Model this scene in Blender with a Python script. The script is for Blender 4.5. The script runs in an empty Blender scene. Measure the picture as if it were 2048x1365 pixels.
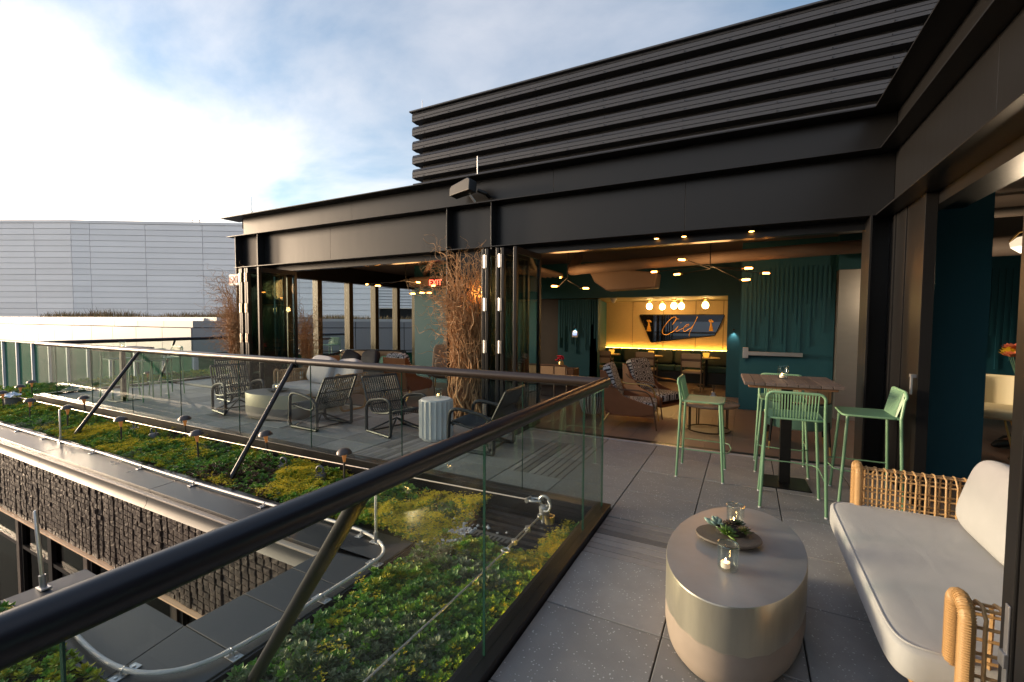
import bpy, bmesh, math, random
from mathutils import Vector, Matrix, noise
random.seed(7)
R = math.radians
SC = bpy.context.scene
COL = SC.collection

# ------------------------------------------------------------------ camera
CAMH = 1.63
YAW, PIT, ROL, FPX = R(27.524), R(-2.597), R(0.293), 899.4
_fw = Vector((-math.sin(YAW)*math.cos(PIT), math.cos(YAW)*math.cos(PIT), math.sin(PIT)))
_rt = Vector((math.cos(YAW), math.sin(YAW), 0)); _up = _rt.cross(_fw)
_rt, _up = _rt*math.cos(ROL)+_up*math.sin(ROL), _up*math.cos(ROL)-_rt*math.sin(ROL)
CPOS = Vector((0, 0, CAMH))
cam = bpy.data.cameras.new('camera'); cam_ob = bpy.data.objects.new('camera', cam); COL.objects.link(cam_ob)
cam.sensor_width = 36; cam.lens = FPX/2048*36; cam.clip_start = 0.05; cam.clip_end = 2000
M = Matrix.Identity(4)
for i in range(3):
    M[i][0], M[i][1], M[i][2], M[i][3] = _rt[i], _up[i], -_fw[i], CPOS[i]
cam_ob.matrix_world = M
SC.camera = cam_ob
def ray(x, y): return _rt*((x-1024)/FPX) - _up*((y-682.5)/FPX) + _fw
def onY(x, y, Y): d = ray(x, y); return CPOS + d*(Y/d.y)
def onZ(x, y, z): d = ray(x, y); return CPOS + d*((z-CAMH)/d.z)
def dep(x, y, t): return CPOS + ray(x, y)*t

# ------------------------------------------------------------------ world, sun, exposure
SUN_EL, SUN_AZ = R(7), R(105)            # azimuth measured from +Y towards -X
sund = Vector((-math.sin(SUN_AZ)*math.cos(SUN_EL), math.cos(SUN_AZ)*math.cos(SUN_EL), math.sin(SUN_EL)))
W = bpy.data.worlds.new('World'); SC.world = W; W.use_nodes = True
nt = W.node_tree; nt.nodes.clear()
def N(tree, t, **kw):
    n = tree.nodes.new(t)
    for k, v in kw.items(): setattr(n, k, v)
    return n
def L(tree, a, b): tree.links.new(a, b)
def vmath(tree, op, a, b=None):
    n = N(tree, 'ShaderNodeMath', operation=op)
    for i, s in enumerate((a, b)):
        if s is None: continue
        if isinstance(s, (int, float)): n.inputs[i].default_value = s
        else: L(tree, s, n.inputs[i])
    return n.outputs[0]
sky = N(nt, 'ShaderNodeTexSky', sky_type='NISHITA', sun_disc=False)
sky.sun_elevation = SUN_EL; sky.sun_rotation = -SUN_AZ % (2*math.pi)
sky.altitude = 50; sky.air_density = 1.0; sky.dust_density = 0.8; sky.ozone_density = 2.0
bgs = N(nt, 'ShaderNodeBackground'); bgs.inputs[1].default_value = 0.10
L(nt, sky.outputs[0], bgs.inputs[0])
tc = N(nt, 'ShaderNodeTexCoord'); sx = N(nt, 'ShaderNodeSeparateXYZ'); L(nt, tc.outputs['Generated'], sx.inputs[0])
zc = vmath(nt, 'ADD', vmath(nt, 'MAXIMUM', sx.outputs[2], 0.0), 0.22)
cx = N(nt, 'ShaderNodeCombineXYZ')
L(nt, vmath(nt, 'DIVIDE', sx.outputs[0], zc), cx.inputs[0]); L(nt, vmath(nt, 'DIVIDE', sx.outputs[1], zc), cx.inputs[1])
mp = N(nt, 'ShaderNodeMapping'); mp.inputs['Rotation'].default_value[2] = R(25); mp.inputs['Scale'].default_value = (0.75, 1.25, 1); mp.inputs['Location'].default_value = (0.9, 0.35, 0)
L(nt, cx.outputs[0], mp.inputs[0])
nz = N(nt, 'ShaderNodeTexNoise'); nz.inputs['Scale'].default_value = 1.15; nz.inputs['Detail'].default_value = 9; nz.inputs['Roughness'].default_value = 0.55; nz.inputs['Distortion'].default_value = 0.35
L(nt, mp.outputs[0], nz.inputs['Vector'])
dot = N(nt, 'ShaderNodeVectorMath', operation='DOT_PRODUCT'); L(nt, tc.outputs['Generated'], dot.inputs[0]); dot.inputs[1].default_value = sund
sd = vmath(nt, 'MAXIMUM', dot.outputs['Value'], 0.0)
near = vmath(nt, 'POWER', sd, 2.6)
low = vmath(nt, 'POWER', vmath(nt, 'SUBTRACT', 1.0, vmath(nt, 'MAXIMUM', sx.outputs[2], 0.0)), 3.0)
cov = vmath(nt, 'ADD', nz.outputs[0], vmath(nt, 'MULTIPLY', low, 0.20))
rp = N(nt, 'ShaderNodeValToRGB'); rp.color_ramp.elements[0].position = 0.43; rp.color_ramp.elements[0].color = (0.12, 0.12, 0.12, 1); rp.color_ramp.elements[1].position = 0.72
L(nt, cov, rp.inputs[0])
ccol = N(nt, 'ShaderNodeMix', data_type='RGBA'); L(nt, vmath(nt, 'MULTIPLY', vmath(nt, 'ADD', near, 0.08), vmath(nt, 'ADD', low, 0.07)), ccol.inputs[0])
ccol.inputs[6].default_value = (0.24, 0.25, 0.28, 1); ccol.inputs[7].default_value = (1.7, 1.5, 1.25, 1)
glow = N(nt, 'ShaderNodeMix', data_type='RGBA', blend_type='ADD'); L(nt, vmath(nt, 'MULTIPLY', vmath(nt, 'POWER', sd, 9.0), low), glow.inputs[0]); L(nt, ccol.outputs[2], glow.inputs[6]); glow.inputs[7].default_value = (3.8, 2.3, 1.2, 1)
bgc = N(nt, 'ShaderNodeBackground'); L(nt, glow.outputs[2], bgc.inputs[0]); bgc.inputs[1].default_value = 0.95
mx = N(nt, 'ShaderNodeMixShader'); L(nt, rp.outputs[0], mx.inputs[0]); L(nt, bgs.outputs[0], mx.inputs[1]); L(nt, bgc.outputs[0], mx.inputs[2])
wo = N(nt, 'ShaderNodeOutputWorld'); L(nt, mx.outputs[0], wo.inputs[0])

sl = bpy.data.lights.new('sun', 'SUN'); sl.energy = 2.0; sl.angle = R(10); sl.color = (1.0, 0.76, 0.52)
so = bpy.data.objects.new('sun', sl); COL.objects.link(so); so.rotation_euler = (-sund).to_track_quat('-Z', 'Y').to_euler()
vs = SC.view_settings; vs.view_transform = 'Standard'; vs.look = 'None'; vs.gamma = 1; vs.use_curve_mapping = False; vs.exposure = 1.72
SC.display_settings.display_device = 'sRGB'
SC.cycles.use_denoising = True; SC.cycles.max_bounces = 10; SC.cycles.transparent_max_bounces = 24; SC.cycles.sample_clamp_indirect = 6
SC.cycles.caustics_reflective = False; SC.cycles.caustics_refractive = False

# ------------------------------------------------------------------ materials
MATS = {}
def mat(name, col, rough=0.5, metal=0.0, var=0.0, vscale=6.0, bump=0.0, bscale=60.0, rnd=0.0, emit=None, estr=0.0, spec=0.5, coat=0.0, coords='Object', stretch=None, vcol=None, sheen=0.0):
    if name in MATS: return MATS[name]
    m = bpy.data.materials.new(name); m.use_nodes = True; t = m.node_tree
    b = t.nodes['Principled BSDF']
    c4 = (*col, 1)
    b.inputs['Base Color'].default_value = c4; b.inputs['Roughness'].default_value = rough; b.inputs['Metallic'].default_value = metal
    b.inputs['Specular IOR Level'].default_value = spec; b.inputs['Coat Weight'].default_value = coat; b.inputs['Sheen Weight'].default_value = sheen
    tcn = N(t, 'ShaderNodeTexCoord'); vec = tcn.outputs[coords]
    if stretch:
        mpn = N(t, 'ShaderNodeMapping'); mpn.inputs['Scale'].default_value = stretch; L(t, vec, mpn.inputs[0]); vec = mpn.outputs[0]
    src = None
    if vcol:
        a = N(t, 'ShaderNodeAttribute', attribute_name=vcol); src = a.outputs['Color']
    if var > 0:
        n = N(t, 'ShaderNodeTexNoise'); n.inputs['Scale'].default_value = vscale; n.inputs['Detail'].default_value = 6; n.inputs['Roughness'].default_value = 0.6
        L(t, vec, n.inputs['Vector'])
        h = N(t, 'ShaderNodeHueSaturation'); h.inputs['Color'].default_value = c4
        if src: L(t, src, h.inputs['Color'])
        L(t, vmath(t, 'ADD', vmath(t, 'MULTIPLY', vmath(t, 'SUBTRACT', n.outputs[0], 0.5), var*4), 1.0), h.inputs['Value'])
        src = h.outputs[0]
        if metal < .5:
            L(t, vmath(t, 'ADD', vmath(t, 'MULTIPLY', vmath(t, 'SUBTRACT', n.outputs[0], 0.5), min(0.35, var*2.0)), rough), b.inputs['Roughness'])
    if rnd > 0:
        oi = N(t, 'ShaderNodeObjectInfo'); h = N(t, 'ShaderNodeHueSaturation'); h.inputs['Color'].default_value = c4
        if src: L(t, src, h.inputs['Color'])
        L(t, vmath(t, 'ADD', vmath(t, 'MULTIPLY', vmath(t, 'SUBTRACT', oi.outputs['Random'], 0.5), rnd*2), 1.0), h.inputs['Value'])
        src = h.outputs[0]
    if src: L(t, src, b.inputs['Base Color'])
    if bump > 0:
        n2 = N(t, 'ShaderNodeTexNoise'); n2.inputs['Scale'].default_value = bscale; n2.inputs['Detail'].default_value = 5
        L(t, vec, n2.inputs['Vector'])
        bm_ = N(t, 'ShaderNodeBump'); bm_.inputs['Strength'].default_value = bump; bm_.inputs['Distance'].default_value = 0.01
        L(t, n2.outputs[0], bm_.inputs['Height']); L(t, bm_.outputs[0], b.inputs['Normal'])
    if emit:
        b.inputs['Emission Color'].default_value = (*emit, 1); b.inputs['Emission Strength'].default_value = estr
    MATS[name] = m
    return m
def glassmat(name, tint, gl=1.0, rough=0.0, ior=1.5, body=None):
    if name in MATS: return MATS[name]
    m = bpy.data.materials.new(name); m.use_nodes = True; t = m.node_tree; t.nodes.clear()
    tr = N(t, 'ShaderNodeBsdfTransparent'); tr.inputs[0].default_value = (*tint, 1)
    g = N(t, 'ShaderNodeBsdfGlossy'); g.inputs['Roughness'].default_value = rough; g.inputs[0].default_value = (gl, gl, gl, 1)
    f0 = ((ior-1)/(ior+1))**2; lw_ = N(t, 'ShaderNodeLayerWeight'); lw_.inputs['Blend'].default_value = 0.5
    fr_ = vmath(t, 'ADD', vmath(t, 'MULTIPLY', vmath(t, 'POWER', lw_.outputs['Facing'], 5.0), 1-f0), f0)   # Schlick, same from both faces
    x = N(t, 'ShaderNodeMixShader'); L(t, fr_, x.inputs[0]); L(t, g.outputs[0], x.inputs[2])
    if body:                                          # tinted film: part of the pane scatters light
        df = N(t, 'ShaderNodeBsdfDiffuse'); df.inputs[0].default_value = (*body[0], 1); y_ = N(t, 'ShaderNodeMixShader'); y_.inputs[0].default_value = body[1]
        L(t, tr.outputs[0], y_.inputs[1]); L(t, df.outputs[0], y_.inputs[2]); L(t, y_.outputs[0], x.inputs[1])
    else: L(t, tr.outputs[0], x.inputs[1])
    o = N(t, 'ShaderNodeOutputMaterial'); L(t, x.outputs[0], o.inputs[0])
    MATS[name] = m
    return m

# ------------------------------------------------------------------ mesh builder
class MB:
    def __init__(s): s.v = []; s.f = []; s.c = None
    def add(s, vs, fs):
        o = len(s.v); s.v += [tuple(p) for p in vs]; s.f += [tuple(i+o for i in f) for f in fs]; return s
    def box(s, x0, y0, z0, x1, y1, z1):
        v = [(x, y, z) for z in (z0, z1) for y in (y0, y1) for x in (x0, x1)]
        return s.add(v, [(0, 2, 3, 1), (4, 5, 7, 6), (0, 1, 5, 4), (2, 6, 7, 3), (0, 4, 6, 2), (1, 3, 7, 5)])
    def bar(s, a, b, w, h, up=(0, 0, 1)):           # rectangular bar from a to b
        a, b = Vector(a), Vector(b); d = (b-a).normalized(); u = Vector(up)
        sd_ = d.cross(u).normalized(); u = sd_.cross(d).normalized()
        v = []
        for p in (a, b):
            for i, j in ((-1, -1), (1, -1), (1, 1), (-1, 1)): v.append(p+sd_*(i*w/2)+u*(j*h/2))
        return s.add(v, [(0, 1, 2, 3), (7, 6, 5, 4), (0, 4, 5, 1), (1, 5, 6, 2), (2, 6, 7, 3), (3, 7, 4, 0)])
    def tube(s, pts, r, n=8, closed=False, cap=True):
        pts = [Vector(p) for p in pts]; m = len(pts)
        rs = r if isinstance(r, (list, tuple)) else [r]*m
        T = []
        for i in range(m):
            if closed: d = pts[(i+1) % m]-pts[i-1]
            else: d = pts[min(i+1, m-1)]-pts[max(i-1, 0)]
            T.append(d.normalized() if d.length > 1e-9 else Vector((0, 0, 1)))
        u = T[0].orthogonal().normalized(); vs_ = []
        for i in range(m):
            u = (u-T[i]*u.dot(T[i]))
            u = u.normalized() if u.length > 1e-6 else T[i].orthogonal().normalized()
            w = T[i].cross(u)
            for k in range(n):
                a = 2*math.pi*k/n
                vs_.append(pts[i]+(u*math.cos(a)+w*math.sin(a))*rs[i])
        fs = []
        for i in range(m if closed else m-1):
            j = (i+1) % m
            for k in range(n):
                k2 = (k+1) % n
                fs.append((i*n+k, i*n+k2, j*n+k2, j*n+k))
        if cap and not closed:
            fs.append(tuple(range(n-1, -1, -1))); fs.append(tuple((m-1)*n+k for k in range(n)))
        return s.add(vs_, fs)
    def lathe(s, prof, c=(0, 0, 0), n=24, sx=1.0, sy=1.0, closed=False):
        vs_ = []
        for r, z in prof:
            for k in range(n):
                a = 2*math.pi*k/n
                vs_.append((c[0]+r*sx*math.cos(a), c[1]+r*sy*math.sin(a), c[2]+z))
        m = len(prof); fs = []
        for i in range(m if closed else m-1):
            j = (i+1) % m
            for k in range(n):
                k2 = (k+1) % n
                fs.append((i*n+k, i*n+k2, j*n+k2, j*n+k))
        if not closed:
            if prof[0][0] > 1e-5: fs.append(tuple(range(n-1, -1, -1)))
            if prof[-1][0] > 1e-5: fs.append(tuple((m-1)*n+k for k in range(n)))
        return s.add(vs_, fs)
    def prism(s, poly, a, b, axis='z'):              # polygon extruded along an axis
        def P(p, t): return {'z': (p[0], p[1], t), 'y': (p[0], t, p[1]), 'x': (t, p[0], p[1])}[axis]
        n = len(poly)
        v = [P(p, a) for p in poly]+[P(p, b) for p in poly]
        return s.add(v, [tuple(range(n-1, -1, -1)), tuple(range(n, 2*n))]+[(i, (i+1) % n, n+(i+1) % n, n+i) for i in range(n)])
    def sheet(s, rows, thick=None):                  # grid of points
        m, n = len(rows), len(rows[0])
        return s.add([p for r_ in rows for p in r_], [(i*n+j, i*n+j+1, (i+1)*n+j+1, (i+1)*n+j) for i in range(m-1) for j in range(n-1)])
    def mesh(s, name, smooth=35):
        me = bpy.data.meshes.new(name); me.from_pydata(s.v, [], s.f)
        bm = bmesh.new(); bm.from_mesh(me); bmesh.ops.recalc_face_normals(bm, faces=bm.faces); bm.to_mesh(me); bm.free()
        if smooth:
            me.polygons.foreach_set('use_smooth', [True]*len(me.polygons)); me.set_sharp_from_angle(angle=R(smooth))
        return me
    def build(s, name, m, parent=None, smooth=35, bevel=0, loc=None, rot=None):
        me = s.mesh(name, smooth); me.materials.append(m)
        o = link(name, me, parent, bevel, loc, rot); LASTB.append(o); return o
LASTB = []
def link(name, me, parent=None, bevel=0, loc=None, rot=None, seg=2):
    o = bpy.data.objects.new(name, me); COL.objects.link(o); o.parent = parent
    if loc is not None: o.location = loc
    if rot is not None: o.rotation_euler = rot
    if bevel:
        b = o.modifiers.new('bevel', 'BEVEL'); b.width = bevel; b.segments = seg; b.limit_method = 'ANGLE'; b.angle_limit = R(40)
        b.harden_normals = False
    return o
def thing(name, label, cat, loc=(0, 0, 0), rz=0, group=None):
    o = bpy.data.objects.new(name, None); COL.objects.link(o); o.location = loc; o.rotation_euler = (0, 0, rz); o.empty_display_size = .1
    return tag(o, label, cat, group)
def tag(o, label=None, cat=None, group=None, kind=None):
    if label: o['label'] = label
    if cat: o['category'] = cat
    if group: o['group'] = group
    if kind: o['kind'] = kind
    return o
def copy_tree(o, parent=None):
    c = o.copy(); COL.objects.link(c); c.parent = parent
    for ch in list(o.children): copy_tree(ch, c)
    return c
def dup(root, loc, rz, label=None):
    c = copy_tree(root); c.location = loc; c.rotation_euler = (0, 0, rz)
    if label: c['label'] = label
    return c
def racetrack(w, h, r, n=6):                          # rounded rectangle outline centred at 0
    out = []
    for cx_, cy_, a0 in ((w/2-r, h/2-r, 0), (-w/2+r, h/2-r, 90), (-w/2+r, -h/2+r, 180), (w/2-r, -h/2+r, 270)):
        for k in range(n+1):
            a = R(a0+90*k/n); out.append((cx_+r*math.cos(a), cy_+r*math.sin(a)))
    return out
def smooth_path(pts, sub=6):                          # Catmull-Rom
    pts = [Vector(p) for p in pts]; out = []
    P = [pts[0]*2-pts[1]]+pts+[pts[-1]*2-pts[-2]]
    for i in range(1, len(P)-2):
        for k in range(sub):
            t = k/sub; a, b, c, d = P[i-1], P[i], P[i+1], P[i+2]
            out.append(0.5*((2*b)+(c-a)*t+(2*a-5*b+4*c-d)*t*t+(3*b-a-3*c+d)*t**3))
    out.append(pts[-1]); return out
def rrect_solid(mb, x0, y0, z0, x1, y1, z1, r, n=4):  # soft cushion-like box (superellipsoid)
    cx_, cy_, cz_ = (x0+x1)/2, (y0+y1)/2, (z0+z1)/2; a, b, c = (x1-x0)/2, (y1-y0)/2, (z1-z0)/2
    def sp(v, e): return math.copysign(abs(v)**e, v)
    nu, nv = 40, 22; vs_ = []; e1, e2 = r
    for i in range(nv+1):
        th = -math.pi/2+math.pi*i/nv
        for j in range(nu):
            ph = 2*math.pi*j/nu
            vs_.append((cx_+a*sp(math.cos(th), e1)*sp(math.cos(ph), e2), cy_+b*sp(math.cos(th), e1)*sp(math.sin(ph), e2), cz_+c*sp(math.sin(th), e1)))
    fs = [(i*nu+j, i*nu+(j+1) % nu, (i+1)*nu+(j+1) % nu, (i+1)*nu+j) for i in range(nv) for j in range(nu)]
    return mb.add(vs_, fs)

# palette
BLACK = mat('black painted steel', (0.0105, 0.0105, 0.011), 0.32, var=0.045, vscale=2.5, spec=0.34, stretch=(5, 5, .5))
BLACKF = mat('black door frame aluminium', (0.009, 0.0088, 0.009), 0.32, spec=0.3)
RAILM = mat('black handrail paint', (0.009, 0.009, 0.014), 0.33, var=0.06, vscale=4)
PAVE = mat('grey concrete paver', (0.285, 0.27, 0.265), 0.62, var=0.14, vscale=5, bump=0.25, bscale=160, rnd=0.17)
def speckle(m):                                       # pale aggregate chips in the paver
    t = m.node_tree; b = t.nodes['Principled BSDF']; tcn = [n for n in t.nodes if n.type == 'TEX_COORD'][0]
    v = N(t, 'ShaderNodeTexVoronoi'); v.inputs['Scale'].default_value = 52; L(t, tcn.outputs['Object'], v.inputs['Vector'])
    v2 = N(t, 'ShaderNodeTexNoise'); v2.inputs['Scale'].default_value = 17; L(t, tcn.outputs['Object'], v2.inputs['Vector'])
    k = vmath(t, 'MULTIPLY', vmath(t, 'LESS_THAN', v.outputs['Distance'], 0.20), vmath(t, 'GREATER_THAN', v2.outputs[0], 0.50))
    mxn = N(t, 'ShaderNodeMix', data_type='RGBA'); L(t, vmath(t, 'MULTIPLY', k, 0.65), mxn.inputs[0])
    L(t, b.inputs['Base Color'].links[0].from_socket, mxn.inputs[6]); mxn.inputs[7].default_value = (0.75, 0.75, 0.75, 1)
    L(t, mxn.outputs[2], b.inputs['Base Color'])
speckle(PAVE)
WOODG = mat('weathered grey decking', (0.27, 0.24, 0.23), 0.7, var=0.16, vscale=5, bump=0.3, bscale=60, rnd=0.42, stretch=(30, 3, 8))
WOODX = mat('weathered grey decking across', (0.27, 0.24, 0.23), 0.7, var=0.16, vscale=5, bump=0.3, bscale=60, rnd=0.42, stretch=(3, 30, 8))
JOINT = mat('dark joint', (0.012, 0.012, 0.012), 0.9)
GLASS = glassmat('railing glass', (0.905, 0.95, 0.932), 0.62)
WGLASS = glassmat('window glass', (0.93, 0.97, 0.98), 0.7)
GEDGE = mat('green glass edge', (0.02, 0.07, 0.05), 0.15)
STEEL = mat('galvanised steel', (0.42, 0.43, 0.45), 0.38, 0.85, var=0.12, vscale=30)
ALU = mat('bright aluminium', (0.62, 0.62, 0.62), 0.34, 0.9, var=0.05, vscale=10)
MINT = mat('mint green powder coat', (0.185, 0.345, 0.20), 0.42)
MINTS = mat('mint green seat', (0.12, 0.255, 0.165), 0.5)
RATTAN = mat('tan rattan', (0.48, 0.285, 0.125), 0.5, var=0.13, vscale=40, bump=0.3, bscale=120)
RATTANW = mat('wrapped cane binding', (0.46, 0.265, 0.11), 0.5, var=0.15, vscale=60, stretch=(1, 1, 6))
FABRIC = mat('grey woven upholstery', (0.41, 0.395, 0.395), 0.9, var=0.06, vscale=5, bump=0.25, bscale=420, sheen=0.2)
def creases(m):                                       # soft pulls and folds in the cloth, over the weave
    t = m.node_tree; b = t.nodes['Principled BSDF']; tcn = [n for n in t.nodes if n.type == 'TEX_COORD'][0]
    mpn = N(t, 'ShaderNodeMapping'); mpn.inputs['Scale'].default_value = (2.2, 5.5, 5.5); mpn.inputs['Rotation'].default_value = (0, 0, .5); L(t, tcn.outputs['Object'], mpn.inputs[0])
    n2 = N(t, 'ShaderNodeTexNoise'); n2.inputs['Scale'].default_value = 1.3; n2.inputs['Detail'].default_value = 1; n2.inputs['Distortion'].default_value = .6; L(t, mpn.outputs[0], n2.inputs['Vector'])
    bp = N(t, 'ShaderNodeBump'); bp.inputs['Strength'].default_value = .16; bp.inputs['Distance'].default_value = .03; L(t, n2.outputs[0], bp.inputs['Height'])
    L(t, b.inputs['Normal'].links[0].from_socket, bp.inputs['Normal']); L(t, bp.outputs[0], b.inputs['Normal'])
creases(FABRIC)
DARKR = mat('charcoal rattan', (0.022, 0.023, 0.026), 0.42, var=0.08, vscale=40)
TEAL = mat('teal painted wall', (0.006, 0.080, 0.112), 0.62, var=0.03, vscale=3, bump=0.08, bscale=300)
SOIL = mat('dark planting soil', (0.028, 0.022, 0.016), 0.95, var=0.2, vscale=30, bump=0.6, bscale=80)
BRASS = mat('brass', (0.55, 0.36, 0.13), 0.3, 0.9)
LEATHER = mat('tan leather', (0.19, 0.065, 0.022), 0.42, var=0.08, vscale=12, bump=0.1, bscale=250)
WALNUT = mat('walnut wood', (0.085, 0.042, 0.022), 0.45, var=0.12, vscale=8, stretch=(1, 1, 8))
# ================================================================== SETTING
def struct(name, mb, m, **k): return tag(mb.build(name, m, **k), kind='structure')
struct('ground', MB().add([(-900, -900, -14), (900, -900, -14), (900, 900, -14), (-900, 900, -14)], [(0, 1, 2, 3)]), mat('street ground far below', (0.09, 0.09, 0.09), 0.9, var=0.1, vscale=0.05))
# terrace floor: dark base with every paver a piece of its own
PX0, PY0, MOD = -1.0, 3.01, 0.65
fl = MB(); fl.box(-1.0, -1.5, -.25, 1.36, 3.80, -.045); fl.box(-13.1, 3.801, -.25, 1.36, 6.13, -.0455); fl.box(-13.1, 6.131, -.25, -10.35, 12.4, -.0452)
floor = struct('terrace_floor', fl, JOINT, smooth=0)
WOODS = {(0, 0): 'x', (-2, 2): 'y', (-2, 3): 'y', (-5, 2): 'y', (-5, 1): 'y', (-8, 2): 'y', (-8, 3): 'y', (-11, 2): 'y'}
PAVM = {}
def piece(name, x0, y0, x1, y1, m, zt=0.0, th=.044, parent=floor, bev=.003):
    w, d = round(x1-x0, 3), round(y1-y0, 3); key = (name, w, d, m.name)
    if key not in PAVM:
        mb = MB().box(-w/2, -d/2, -th, w/2, d/2, 0); me = mb.mesh(name, 0)
        if bev:
            bm = bmesh.new(); bm.from_mesh(me)
            bmesh.ops.bevel(bm, geom=[e for e in bm.edges if all(v.co.z > -.001 for v in e.verts)], offset=bev, segments=1, affect='EDGES'); bm.to_mesh(me); bm.free()
        me.materials.append(m); PAVM[key] = me
    o = link(name, PAVM[key], parent); o.location = ((x0+x1)/2, (y0+y1)/2, zt); return o
def cell(i, j, xlo, xhi, ylo, yhi):
    g = .004
    x0, x1 = max(PX0+i*MOD, xlo)+g, min(PX0+(i+1)*MOD, xhi)-g; y0, y1 = max(PY0+j*MOD, ylo)+g, min(PY0+(j+1)*MOD, yhi)-g
    if x1-x0 < .03 or y1-y0 < .03: return
    w = WOODS.get((i, j))
    if w:
        nn = 8
        for k in range(nn):
            if w == 'x': piece('plank', x0, y0+(y1-y0)*k/nn+.005, x1, y0+(y1-y0)*(k+1)/nn-.005, WOODX, zt=-.004)
            else: piece('plank', x0+(x1-x0)*k/nn+.005, y0, x0+(x1-x0)*(k+1)/nn-.005, y1, WOODG, zt=-.004)
    else:
        o = piece('paver', x0, y0, x1, y1, PAVE, zt=random.uniform(-.0012, .0012))
for i in range(0, 4):
    for j in range(-5, 5): cell(i, j, -1.0, 1.36, -.3, 6.08)
for i in range(-19, 0):
    for j in range(1, 5): cell(i, j, -13.05, -1.0, 3.80, 6.08)
for i in range(-19, -14):
    for j in range(5, 10): cell(i, j, -13.05, -10.4, 6.08, 9.5)

# planting bed ------------------------------------------------------------
BEDZ = -.165
def beds(x, y):
    """true where there is planting"""
    if -2.19 < x < -1.13 and -.6 < y < 2.70: return True
    if -3.98 < x <= -2.26 and -.6 < y < .94: return True
    if -16.2 < x < -1.13 and 2.70 <= y < 3.60:
        return not (-2.10 < x < -1.35 and 2.95 < y < 3.66)
    if -16.2 < x < -13.4 and 2.70 < y < 12: return True
    return False
def bedh(x, y): return BEDZ+.05*noise.noise((x*1.7, y*1.7, 3.1))+.025*noise.noise((x*6, y*6, 9.2))
sb = MB()
def soil(x0, y0, x1, y1, st=.12):
    nx, ny = max(2, int((x1-x0)/st)), max(2, int((y1-y0)/st))
    sb.sheet([[(x0+(x1-x0)*i/nx, y0+(y1-y0)*j/ny, bedh(x0+(x1-x0)*i/nx, y0+(y1-y0)*j/ny)-.03) for i in range(nx+1)] for j in range(ny+1)])
soil(-2.26, -.6, -1.12, 2.7); soil(-3.98, -.6, -2.26, .94); soil(-16.2, 2.7, -1.12, 3.68); soil(-16.2, 3.68, -13.2, 12, .3)
struct('planting_bed_ground', sb, SOIL)
rb = MB().box(-16.4, 2.51, -.9, -1.13, 3.8, -.31); rb.box(-2.66, -.8, -.9, -1.13, 2.509, -.31); rb.box(-4.02, -.8, -.9, -2.795, 1.33, -.31); rb.box(-16.4, 3.81, -.9, -13.12, 12.4, -.31)
struct('roof_slab', rb, JOINT, smooth=0)

# sedum ground cover: leaf rosettes
def vcol_obj(name, mb, cols, m, kind='stuff', label=None, cat=None):
    me = bpy.data.meshes.new(name); me.from_pydata(mb.v, [], mb.f)
    a = me.color_attributes.new('tint', 'FLOAT_COLOR', 'POINT')
    a.data.foreach_set('color', [c for q in cols for c in (*q, 1.0)])
    me.materials.append(m); o = link(name, me); return tag(o, label, cat, kind=kind)
LEAF = mat('sedum leaf', (0.08, 0.14, 0.03), 0.5, vcol='tint', var=0.06, vscale=60)
GREENS = [(0.13, 0.30, 0.04), (0.19, 0.38, 0.045), (0.10, 0.25, 0.05), (0.24, 0.40, 0.05), (0.15, 0.29, 0.07)]
SILVER = [(0.19, 0.25, 0.13), (0.16, 0.22, 0.10), (0.24, 0.28, 0.17)]
YELLOW = [(0.38, 0.40, 0.03), (0.48, 0.43, 0.025), (0.30, 0.38, 0.035)]
RUST = [(0.11, 0.065, 0.03), (0.09, 0.05, 0.028), (0.13, 0.09, 0.04)]
FLOW = [(0.75, 0.58, 0.015), (0.7, 0.56, 0.02), (0.8, 0.65, 0.03)]
def rosette(mb, cols, p, s, col, nl, spread):
    up = Vector((random.uniform(-.35, .35), random.uniform(-.35, .35), 1)).normalized()
    a = up.orthogonal().normalized(); b = up.cross(a); ph = random.random()*6.28
    for k in range(nl):
        an = ph+k*2.4; t = k/nl                        # phyllotaxis: outer leaves flatter
        d = a*math.cos(an)+b*math.sin(an); el = .25+spread*t
        ax = (d*math.cos(el)+up*math.sin(el)); sdv = up.cross(d).normalized(); ln = s*(1.05-.55*t)*random.uniform(.85, 1.15); w = ln*.27
        n_ = sdv.cross(ax).normalized(); base = p+up*(s*.35*t)
        o = len(mb.v)
        mb.v += [tuple(base), tuple(base+ax*ln*.62+sdv*w-n_*w*.25), tuple(base+ax*ln-n_*ln*.08), tuple(base+ax*ln*.62-sdv*w-n_*w*.25), tuple(base+ax*ln*.6+n_*w*.22)]
        mb.f += [(o, o+1, o+4), (o+1, o+2, o+4), (o+2, o+3, o+4), (o+3, o, o+4)]
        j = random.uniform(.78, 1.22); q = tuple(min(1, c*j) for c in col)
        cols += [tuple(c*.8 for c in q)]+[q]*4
def pick(x, y):
    f = noise.noise((x*.9, y*.9, 1.0)); g = noise.noise((x*1.6, y*1.6, 7.0)); r = random.random()
    if x > -2.3 and y < 2.75:                         # near bed: broad grey-green and fresh green leaves
        if g > .12: return random.choice(SILVER) if r < .7 else random.choice(GREENS)
        if f < -.28: return random.choice(RUST) if r < .45 else random.choice(SILVER)
        return random.choice(GREENS) if r < .85 else random.choice(YELLOW)
    if f > .22: return random.choice(YELLOW) if r < .55 else random.choice(GREENS)
    if f < -.33: return random.choice(RUST) if r < .55 else random.choice(GREENS)
    if g > .3: return random.choice(SILVER) if r < .5 else random.choice(GREENS)
    return random.choice(GREENS) if r < .75 else random.choice(YELLOW)
sm, scol = MB(), []; fm, fcol = MB(), []
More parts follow.
